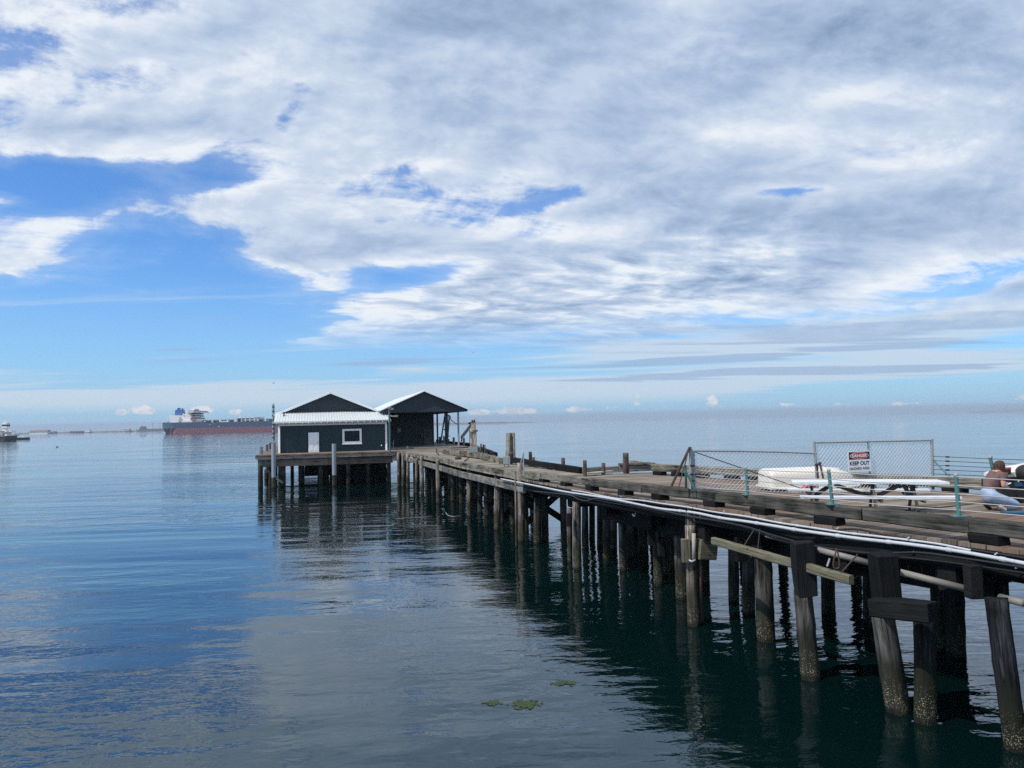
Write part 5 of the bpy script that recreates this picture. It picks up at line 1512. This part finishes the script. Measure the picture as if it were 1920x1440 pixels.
build('window_band', MB().box(X(368) - 1, X(376), -14.5, 14.5, 19.6, 21.0).box(X(368) - .5, X(374), -14.5, 14.5, 23, 24.4).box(X(368) - .5, X(374.5), -14.5, 14.5, 26.2, 27.6).box(X(367), X(376), -26, 26, 30, 30.8), M['bargegrey'], tw, SMw.copy(), local=True)
build('mast', MB().tube([(X(366), 0, 33), (X(366), 0, 37.5)], .4, 8).box(X(364.5), X(368), -.4, .4, 35, 35.6), M['shipwhite'], tw, SMw.copy(), local=True)
fu = build('funnel', MB().hexa([(X(331), -6, 25), (X(345), -6, 25), (X(345), 6, 25), (X(331), 6, 25), (X(332), -5.5, 33), (X(343), -5.5, 33), (X(343), 5.5, 33), (X(332), 5.5, 33)]), M['funnel'], ship, SMw.copy(), local=True)
build('exhaust_pipe', MB().tube([(X(334), 0, 33), (X(334), 0, 35.5)], 1.2, 10).tube([(X(338), -2, 33), (X(338), -2, 35.5)], 1.2, 10).tube([(X(341), 2, 33), (X(341), 2, 35)], 1.2, 10), M['funnel'], fu, SMw.copy(), local=True)
sb('lifeboat', X(370), X(378.5), -23.5, -20.2, 17.6, 20.4, 'orange')
build('deck_crane', MB().tube([(X(349), -10, 22), (X(349), -10, 27)], .8, 8).tube([(X(349), -10, 27), (X(355), -10, 24)], .6, 8), M['shipwhite'], ship, SMw.copy(), local=True)
build('stern_rail', MB().box(X(315), X(327), -12, 12, 15.0, 15.5).box(X(318), X(320), -3, 3, 15, 17.2), M['deckgreen'], ship, SMw.copy(), local=True)
mb = MB()
for i in range(5): mb.tube([(X(384), -6 + i * 2.4, 16.8 + .3 * (i % 2)), (X(700), -6 + i * 2.4, 16.8 + .3 * (i % 2))], .8, 8)
for i in range(30): mb.box(X(386 + i * 8), X(386.8 + i * 8), -7, 7, 14.2, 17)
build('deck_piping', mb, M['deckgreen'], ship, SMw.copy(), local=True)
mb = MB()
for i in range(9): mb.box(X(392 + i * 14), X(394 + i * 14), -18, -15, 14.2, 16.5 + (i % 3) * .8)
mb.box(X(424), X(438), -20, -16, 14.2, 15.4)
build('deck_locker', mb, M['shipwhite'], ship, SMw.copy(), local=True)
mb = MB()
for x_ in (453, 461, 469, 477, 485): mb.box(X(x_), X(x_ + 1), -20, 20, 14.2, 20)
mb.box(X(453), X(487), -20, 20, 19, 20.3); mb.box(X(463), X(485), -18, 18, 15.5, 18)
mb.tube([(X(456), -12, 20), (X(456), -12, 23)], .6, 8)
build('cargo_manifold', mb, M['shipwhite'], ship, SMw.copy(), local=True)
sb('side_mark', X(424), X(425.5), -28.4, -28.05, 7.6, 8.8, 'shipwhite')
sb('side_mark', X(408), X(409), -28.3, -28.05, 10.6, 12, 'shipwhite')

# barge and tug at the left edge
c = PH(22, 826.5, CAMZ)
q = c.y / F
bg_ = thing('cargo_barge', 'grey barge with a tall beige deck load cut by the left edge', 'barge', c)
BM = WM[bg_]
def bb_(name, lst, mat, parent=bg_, mw=BM):
    mb = MB()
    for b in lst: mb.box(*b)
    return build(name, mb, M[mat], parent, mw.copy(), local=True)
LX = -60
mb = MB().hexa([(LX, -6, -1), (-1.6, -6, -1), (-1.6, 6, -1), (LX, 6, -1), (LX, -6.5, 3.5), (0, -6.5, 3.5), (0, 6.5, 3.5), (LX, 6.5, 3.5)])
build('hull', mb, M['bargegrey'], bg_, BM.copy(), local=True)
bb_('rub_rail', [(-5.0, -4.6, -6.7, -6.5, .3, 3.3), (-26, -25.6, -6.7, -6.5, .3, 3.3), (LX, 0, -6.8, -6.5, 3.1, 3.4)], 'gutter')
bb_('deck_load', [(LX, -3.4, -5, 5, 3.5, 6.2), (LX, -8.0, -4.5, 4.5, 6.2, 6.9)], 'beige')
bb_('deck_gear', [(-7.5, -5, -5.6, -5, 3.5, 5), (-2.6, -.6, -4, 4, 3.5, 4.6)], 'shipwhite')
c = PH(24, 824.6, CAMZ)
tg = thing('tugboat', 'tugboat with a tall white wheelhouse tower behind the barge', 'tugboat', c)
TGM = WM[tg]; q = c.y / F
tx = lambda px: (px - 24) * q
n_ = 20; vs = []
for i in range(n_ + 1):
    t = i / n_; x = lerp(tx(-10), tx(55.5), t)
    w = 5 * min(1, (1 - t) * 6) ** .5 if t > .83 else 5; w = max(w, .4)
    zt = 1.3 + .6 * max(0, t - .5) * 2 * .7
    vs += [(x, -w * .9, -1), (x, -w, zt), (x, w, zt), (x, w * .9, -1)]
fs = []
for i in range(n_):
    k = i * 4
    for j in range(4): fs.append((k + j, k + (j + 1) % 4, k + 4 + (j + 1) % 4, k + 4 + j))
fs += [(3, 2, 1, 0), (n_ * 4, n_ * 4 + 1, n_ * 4 + 2, n_ * 4 + 3)]
build('hull', MB().add(vs, fs), M['tugblack'], tg, TGM.copy(), local=True)
bb_('deck_house', [(tx(12), tx(35), -3.6, 3.6, 1.3, 3.2), (tx(12), tx(30), -3.2, 3.2, 3.2, 5.2), (tx(10), tx(26), -3, 3, 5.2, 7.2), (tx(37), tx(49), -3.2, 3.2, 1.9, 2.35)], 'shipwhite', tg, TGM)
bb_('tower', [(tx(6.5), tx(12), -1.6, 1.6, 6.5, 9.6), (tx(6.3), tx(15), -2, 2, 9.4, 11)], 'shipwhite', tg, TGM)
wh = bb_('wheelhouse', [(tx(6), tx(16), -2.3, 2.3, 12.2, 13), (tx(7), tx(14.5), -2, 2, 13, 13.6)], 'shipwhite', tg, TGM)
bb_('window_band', [(tx(6.6), tx(15.5), -2.1, 2.1, 11, 12.2)], 'tugblack', wh, TGM)
build('radar_mast', MB().tube([(tx(13.5), 0, 13.6), (tx(13.5), 0, 16)], .22, 8).sphere((tx(7.8), 0, 14.3), .6, 8, 6).sphere((tx(13), .4, 14.2), .6, 8, 6).box(tx(12), tx(16), -.2, .2, 14.9, 15.2), M['shipwhite'], tg, TGM.copy(), local=True)
bb_('windows', [(tx(14), tx(24), -3.3, -3.1, 4, 4.7), (tx(17), tx(21), -3.1, -2.95, 6, 6.7)], 'tugblack', tg, TGM)
bb_('winch', [(tx(30), tx(34), -1, 1, 3.2, 4.4)], 'boxgrey', tg, TGM)
# breakwater with its buildings and a grey navy ship
Yb = 3300.0
def bwp(px): return PY(px, 806, Yb).x
mb = MB(); r_ = random.Random(9); n_ = 60
xs_ = [lerp(bwp(22), bwp(345), i / n_) for i in range(n_ + 1)]
vs = []
for x in xs_:
    h_ = 5.5 + r_.uniform(-1.2, 1.5)
    vs += [(x, Yb - 14, -1), (x, Yb - 4, h_), (x, Yb + 6, h_), (x, Yb + 20, -1)]
fs = []
for i in range(n_):
    k = i * 4
    for j in range(4): fs.append((k + j, k + (j + 1) % 4, k + 4 + (j + 1) % 4, k + 4 + j))
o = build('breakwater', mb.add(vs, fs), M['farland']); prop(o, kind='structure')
m_ = Yb / F
wb = thing('waterfront_building', 'long low white building with a red roof on the breakwater', 'building', (bwp(77), Yb - 6, 0))
x0, x1 = bwp(61), bwp(94)
build('wall', MB().box(x0, x1, Yb - 20, Yb, 0, 9.5), M['shipwhite'], wb)
build('roof', MB().prism([(x0 - 1, Yb - 22, 9), (x0 - 1, Yb + 2, 9), (x0 + 1, Yb - 3, 16), (x0 + 1, Yb - 17, 16)], (x1 - x0 + 2, 0, 0)), M['redroof'], wb)
def farbox(nm, px0, px1, h0, h1, mat, lab, cat, roofm=None):
    a, b = bwp(px0), bwp(px1)
    t = thing(nm, lab, cat, ((a + b) / 2, Yb - 8, 0))
    build('wall', MB().box(a, b, Yb - 19, Yb - 4, h0, h1), M[mat], t)
    build('roof', MB().prism([(a - 1, Yb - 20, h1), (a - 1, Yb - 3, h1), (a - 1, Yb - 11, h1 + 2.5)], (b - a + 2, 0, 0)), M[roofm or mat], t)
farbox('storage_building', 98, 108, 3, 8, 'navalgrey', 'low grey building right of the red-roofed one on the breakwater', 'building')
farbox('storage_building', 165, 172, 3, 12, 'shipwhite', 'small white building alone on the middle of the breakwater', 'building', 'gutter')
farbox('storage_building', 236, 246, 3, 13, 'beige', 'small tan building on the breakwater next to the grey ship', 'building')
farbox('storage_building', 135, 158, 3, 7, 'redroof', 'low dull red building on the breakwater', 'building')
c = Vector((bwp(257), Yb - 60, 0))
nv = thing('grey_ship', 'small grey navy ship moored at the breakwater beside the tanker stern', 'ship', c)
gx_ = lambda px: PY(px, 806, Yb - 60).x
build('hull', MB().hexa([(gx_(259), Yb - 66, -1), (gx_(312), Yb - 66, -1), (gx_(312), Yb - 54, -1), (gx_(259), Yb - 54, -1), (gx_(256.5), Yb - 67, 8.5), (gx_(312), Yb - 67, 8.5), (gx_(312), Yb - 53, 8.5), (gx_(256.5), Yb - 53, 8.5)]), M['navalgrey'], nv)
build('superstructure', MB().box(gx_(262), gx_(275), Yb - 65, Yb - 55, 8.5, 15).box(gx_(264), gx_(273), Yb - 64, Yb - 56, 15, 22).box(gx_(276), gx_(305), Yb - 65, Yb - 55, 8.5, 11), M['bargegrey'], nv)
build('mast', MB().tube([(gx_(267), Yb - 60, 22), (gx_(267), Yb - 60, 32)], .6, 6), M['navalgrey'], nv)
for px in (286, 300):
    prop(build('crane_mast', MB().tube([(bwp(px), Yb, 3), (bwp(px), Yb, 36)], .7, 6).tube([(bwp(px) - 3, Yb, 33), (bwp(px) + 3, Yb, 35)], .5, 6), M['navalgrey']),
         'thin grey mast rising from the breakwater %s' % ('nearer the grey ship tower' if px == 286 else 'nearer the tanker stern'), 'mast')
# far shore seen beside the sheds
mb = MB(); vs = []; n_ = 70; Yf = 5200; r_ = random.Random(4)
xa_, xb_ = PY(735, 795, Yf).x, PY(1010, 792, Yf).x
for i in range(n_ + 1):
    t = i / n_; x = lerp(xa_, xb_, t); env = min(1, (1 - t) * 3.2)
    h_ = .58 * (14 + 9 * mnoise.noise(Vector((t * 22, 0, 3))) + r_.uniform(0, 4)) * env + .6
    vs += [(x, Yf, -2), (x, Yf + 20, h_), (x, Yf + 300, h_), (x, Yf + 400, -2)]
fs = []
for i in range(n_):
    k = i * 4
    for j in range(4): fs.append((k + j, k + (j + 1) % 4, k + 4 + (j + 1) % 4, k + 4 + j))
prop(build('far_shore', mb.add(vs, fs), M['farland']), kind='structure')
mb = MB(); vs = []; Yf = 11500
xa_, xb_ = PY(1840, 772, Yf).x, PY(2100, 766, Yf).x
for i in range(n_ + 1):
    t = i / n_; x = lerp(xa_, xb_, t)
    h_ = 38 * min(1, t * 3) ** .7 * (1 + .25 * mnoise.noise(Vector((t * 9, 4, 3)))) + 2
    vs += [(x, Yf, -2), (x, Yf + 100, h_), (x, Yf + 300, h_), (x, Yf + 450, -2)]
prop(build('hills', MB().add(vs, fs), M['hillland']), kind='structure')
# ------------------------------------------------------------------ kneeling woman
pw = PH(1868, 957, 2.2)
PMx = Matrix.Translation(pw) @ Matrix.Rotation(R(8), 4, 'Z')
def skin(name, chains, mat, parent=None, sub=2, root=0):
    """chains: lists of (key, (x,y,z), radius); shared keys join"""
    idx = {}; vs = []; rad = []; es = []
    for ch in chains:
        prev = None
        for (k, p, r) in ch:
            if k not in idx: idx[k] = len(vs); vs.append(p); rad.append(r)
            if prev is not None and (prev, idx[k]) not in es: es.append((prev, idx[k]))
            prev = idx[k]
    me = bpy.data.meshes.new(name); me.from_pydata(vs, es, [])
    o = bpy.data.objects.new(name, me); COL.objects.link(o)
    m1 = o.modifiers.new('s', 'SKIN'); m1.use_smooth_shade = True
    sv = me.skin_vertices[0].data
    for i, r in enumerate(rad):
        sv[i].radius = r if isinstance(r, tuple) else (r, r); sv[i].use_root = (i == root)
    m2 = o.modifiers.new('u', 'SUBSURF'); m2.levels = sub; m2.render_levels = sub
    dg = bpy.context.evaluated_depsgraph_get(); dg.update()
    me2 = bpy.data.meshes.new_from_object(o.evaluated_get(dg))
    bpy.data.objects.remove(o)
    me2.materials.clear(); me2.materials.append(mat)
    for p_ in me2.polygons: p_.use_smooth = True
    me2.name = name
    o = bpy.data.objects.new(name, me2)
    link(o, parent, PMx.copy())
    return o
hipL, hipR = (-.16, .12, .34), (-.16, -.12, .34)
pelvis = ('pel', (-.17, 0, .36), (.15, .17))
body = skin('person', [
    [pelvis, ('waist', (-.13, 0, .50), (.11, .13)), ('chest', (-.03, 0, .68), (.13, .15)), ('neckb', (.05, 0, .83), (.07, .10)), ('neck', (.09, 0, .88), .052), ('head0', (.135, 0, .925), (.085, .075)), ('head1', (.155, 0, .985), (.105, .09)), ('head2', (.15, 0, 1.03), (.085, .075))],
    [('neckb', (.05, 0, .83), (.07, .10)), ('shR', (.055, -.17, .80), .062), ('elR', (.025, -.22, .545), .047), ('wrR', (.20, -.10, .51), .032), ('haR', (.255, -.07, .50), (.034, .022))],
    [('neckb', (.05, 0, .83), (.07, .10)), ('shL', (.075, .17, .80), .062), ('elL', (.10, .22, .55), .047), ('wrL', (.25, .09, .52), .032), ('haL', (.30, .06, .515), (.034, .022))],
    [('haR', (.255, -.07, .50), (.034, .022)), ('fR1', (.295, -.055, .515), .012), ('fR1b', (.325, -.045, .508), .009)],
    [('haR', (.255, -.07, .50), (.034, .022)), ('fR2', (.298, -.065, .497), .012), ('fR2b', (.33, -.055, .485), .009)],
    [('haR', (.255, -.07, .50), (.034, .022)), ('fR3', (.292, -.075, .482), .011), ('fR3b', (.318, -.068, .468), .009)],
    [('haR', (.255, -.07, .50), (.034, .022)), ('fR4', (.28, -.082, .47), .010), ('fR4b', (.300, -.078, .458), .008)],
    [('haR', (.255, -.07, .50), (.034, .022)), ('tR', (.262, -.04, .525), .013), ('tRb', (.285, -.022, .535), .010)],
    [('haL', (.30, .06, .515), (.034, .022)), ('fL1', (.34, .05, .52), .012), ('fL1b', (.365, .04, .515), .009)],
    [('haL', (.30, .06, .515), (.034, .022)), ('fL2', (.342, .06, .505), .012), ('fL2b', (.368, .052, .497), .009)],
    [('haL', (.30, .06, .515), (.034, .022)), ('fL3', (.335, .072, .49), .011), ('fL3b', (.358, .066, .478), .009)],
    [('haL', (.30, .06, .515), (.034, .022)), ('fL4', (.322, .08, .478), .010), ('fL4b', (.342, .078, .468), .008)],
    [('haL', (.30, .06, .515), (.034, .022)), ('tL', (.305, .035, .54), .013), ('tLb', (.325, .015, .548), .010)],
    [pelvis, ('hR', hipR, .125), ('knR', (.40, -.15, .13), .072), ('anR', (-.06, -.12, .13), .042), ('toR', (.01, -.12, .03), .04)],
    [pelvis, ('hL', hipL, .125), ('knL', (.36, .17, .24), .072), ('anL', (-.15, .12, .14), .042), ('toL', (-.10, .12, .03), .04)],
], M['skin'])
prop(body, 'woman in a brown t-shirt and light jeans kneeling with a white paper in her hands', 'person')
PB = body
# face: nose, eyes, mouth, ear
build('nose', MB().sphere((.262, 0, .955), (.02, .013, .022), 8, 6), M['skin'], PB, PMx.copy(), local=True, smooth=True)
build('eye', MB().sphere((.245, -.032, .98), .011, 8, 6), M['signblack'], PB, PMx.copy(), local=True)
build('eye', MB().sphere((.245, .032, .98), .011, 8, 6), M['signblack'], PB, PMx.copy(), local=True)
build('mouth', MB().sphere((.236, 0, .918), (.01, .022, .006), 8, 6), M['red'], PB, PMx.copy(), local=True)
skin('shirt', [
    [('w0', (-.17, 0, .455), (.142, .168)), ('w', (-.13, 0, .54), (.122, .142)), ('chest', (-.02, 0, .69), (.138, .160)), ('neckb', (.045, 0, .82), (.09, .12)), ('n', (.075, 0, .855), .062)],
    [('neckb', (.045, 0, .82), (.09, .12)), ('shR', (.055, -.175, .805), .078), ('slR', (.038, -.21, .655), .068)],
    [('neckb', (.045, 0, .82), (.09, .12)), ('shL', (.075, .175, .805), .078), ('slL', (.09, .21, .66), .068)]], M['shirt'], PB, root=2)
skin('jeans', [
    [('pel', (-.17, 0, .36), (.165, .19)), ('w', (-.17, 0, .455), (.150, .172)), ('w9', (-.165, 0, .50), (.128, .155))],
    [('pel', (-.17, 0, .36), (.165, .19)), ('hR', (-.15, -.12, .31), .135), ('mR', (.13, -.15, .225), .108), ('knR', (.40, -.155, .135), .088), ('kbR', (.385, -.15, .085), .07), ('cR', (.19, -.14, .095), .068), ('anR', (.09, -.13, .10), .055)],
    [('pel', (-.17, 0, .36), (.165, .19)), ('hL', (-.15, .13, .31), .145), ('mL', (.12, .16, .28), .118), ('knL', (.36, .175, .24), .088), ('kbL', (.35, .17, .17), .07), ('cL', (.1, .15, .13), .07), ('anL', (-.13, .12, .14), .056)]], M['denim'], PB)
for sy, x0, nm in ((-.17, 0.02, 'shoe'), (.12, -.11, 'shoe')):
    m_ = 'shoe' if sy < 0 else 'signblack'
    skin(nm, [[('h', (x0 - .085, sy, .155), (.05, .042)), ('m', (x0 - .03, sy, .085), (.048, .045)), ('t', (x0 + .04, sy, .035), (.034, .046)), ('e', (x0 + .10, sy, .03), (.026, .04))]], M[m_], PB)
# hair: cap and long locks falling forward over the cheek
hc = Vector((.135, 0, .998))
vs = []; nc = 44; rows = 11
for j in range(rows + 1):
    t = j / rows
    for i in range(nc + 1):
        a = lerp(R(52), R(308), i / nc)
        if t < .5:      # crown
            el_ = lerp(R(90), R(-5), t / .5)
            rr_, zz = math.cos(el_), math.sin(el_)
            p = hc + Vector((.118 * rr_ * math.cos(a), .104 * rr_ * math.sin(a), .105 * zz + .004))
        else:
            u = (t - .5) / .5
            back = max(0.0, -math.cos(a))
            ln = .165 + .02 * math.sin(i * 1.7) * u + .02 * back
            p = hc + Vector((.118 * math.cos(a) * (1 - .22 * u) + .045 * u * (1 - 1.9 * back), .104 * math.sin(a) * (1 - .15 * u), -.01 - ln * u))
        w = mnoise.noise(Vector((i * .9, j * .25, 0))) * .006 * min(1, t * 2)
        vs.append((p.x + w * math.cos(a), p.y + w * math.sin(a), p.z))
fs = [(j * (nc + 1) + i, j * (nc + 1) + i + 1, (j + 1) * (nc + 1) + i + 1, (j + 1) * (nc + 1) + i) for j in range(rows) for i in range(nc)]
hair = build('hair', MB().add(vs, fs), M['hair'], PB, PMx.copy(), local=True, smooth=True)
so = hair.modifiers.new('thick', 'SOLIDIFY'); so.thickness = .014; so.offset = -1
build('fringe', MB().sphere(hc + Vector((.02, 0, .022)), (.098, .094, .09), 14, 9), M['hair'], PB, PMx.copy(), local=True, smooth=True)
# the paper in her hands is a thing of its own
a = PMx @ Vector((.34, 0, .56))
prop(build('paper_sheet', MB().prism([PMx @ Vector(v) for v in ((.21, -.05, .525), (.37, -.05, .60), (.40, .17, .60), (.24, .17, .525))], (0, 0, .006)), M['paper']), 'folded white sheet of paper held by the kneeling woman', 'paper')
# gear at the right edge
mt = PH(1888, 966.5, 2.2)
prop(build('blue_mat', MB().prism([(mt.x, mt.y, mt.z), (mt.x + 1.3, mt.y - .2, mt.z), (mt.x + 1.4, mt.y + .15, mt.z), (mt.x + .05, mt.y + .3, mt.z)], (0, 0, .06)), M['blue']), 'flat blue board lying on the deck in front of the woman', 'board')
bg2 = PH(1905, 943, 2.2)
t = thing('black_equipment_case', 'black equipment case and wheels cut by the right edge behind the paper', 'equipment', bg2)
build('case', MB().box(bg2.x - .32, bg2.x + .7, bg2.y, bg2.y + .5, bg2.z + .12, bg2.z + .62), M['black'], t)
build('wheel', MB().tube([(bg2.x + .22, bg2.y - .05, bg2.z + .2), (bg2.x + .22, bg2.y + .05, bg2.z + .2)], .2, 20), M['black'], t)
build('strap_buckle', MB().sphere((bg2.x + .08, bg2.y - .02, bg2.z + .52), .022, 8, 6), M['boat'], t)
build('blue_lid', MB().box(bg2.x - .02, bg2.x + .7, bg2.y - .06, bg2.y - .01, bg2.z + .40, bg2.z + .50), M['blue'], t)
b2 = PH(1880, 915, 2.2)
wb2 = thing('inflatable_boat', 'white boat end with a dark underside beyond the woman at the right edge', 'boat', b2)
def w_(px, py, dy=0): return PY(px, py, 18.6 + dy)
pts = [w_(1880, 897), w_(1880, 890.5), w_(1895, 887), w_(1916, 879.5), w_(1960, 872), w_(1990, 880), w_(1990, 897)]
build('hull', MB().prism(pts, (.1, .9, 0)), M['boat'], wb2)
pts = [w_(1884, 905), w_(1879, 895.8), w_(1990, 897.5), w_(1990, 918), w_(1900, 916)]
build('underside', MB().prism([p + Vector((0, -.02, 0)) for p in pts], (.1, .8, 0)), M['black'], wb2)
build('cover', MB().sphere(w_(1925, 888, -.1), (.22, .3, .22), 14, 10), M['black'], wb2, smooth=True)
rc = w_(1893, 889, -.1)
fc = thing('fuel_can', 'small black can with a red cap standing on the white boat', 'can', rc)
build('can', MB().box(rc.x - .04, rc.x + .04, rc.y, rc.y + .08, rc.z - .01, rc.z + .12), M['black'], fc)
build('cap', MB().box(rc.x - .045, rc.x + .045, rc.y - .005, rc.y + .085, rc.z + .12, rc.z + .16), M['red'], fc)
# ------------------------------------------------------------------ sea air
mb = MB().box(-13000, 13000, -200, 12300, -3, 70)
hz_ = build('haze', mb, [])
hm = bpy.data.materials.new('haze'); hm.use_nodes = True
ht_ = hm.node_tree; ht_.nodes.clear()
ho = ht_.nodes.new('ShaderNodeOutputMaterial'); pv = ht_.nodes.new('ShaderNodeVolumePrincipled')
pv.inputs['Color'].default_value = (0.80, 0.88, 0.97, 1)
pv.inputs['Density'].default_value = 1.0e-4
pv.inputs['Anisotropy'].default_value = 0.3
ht_.links.new(pv.outputs[0], ho.inputs['Volume'])
hz_.data.materials.append(hm)
prop(hz_, kind='stuff')
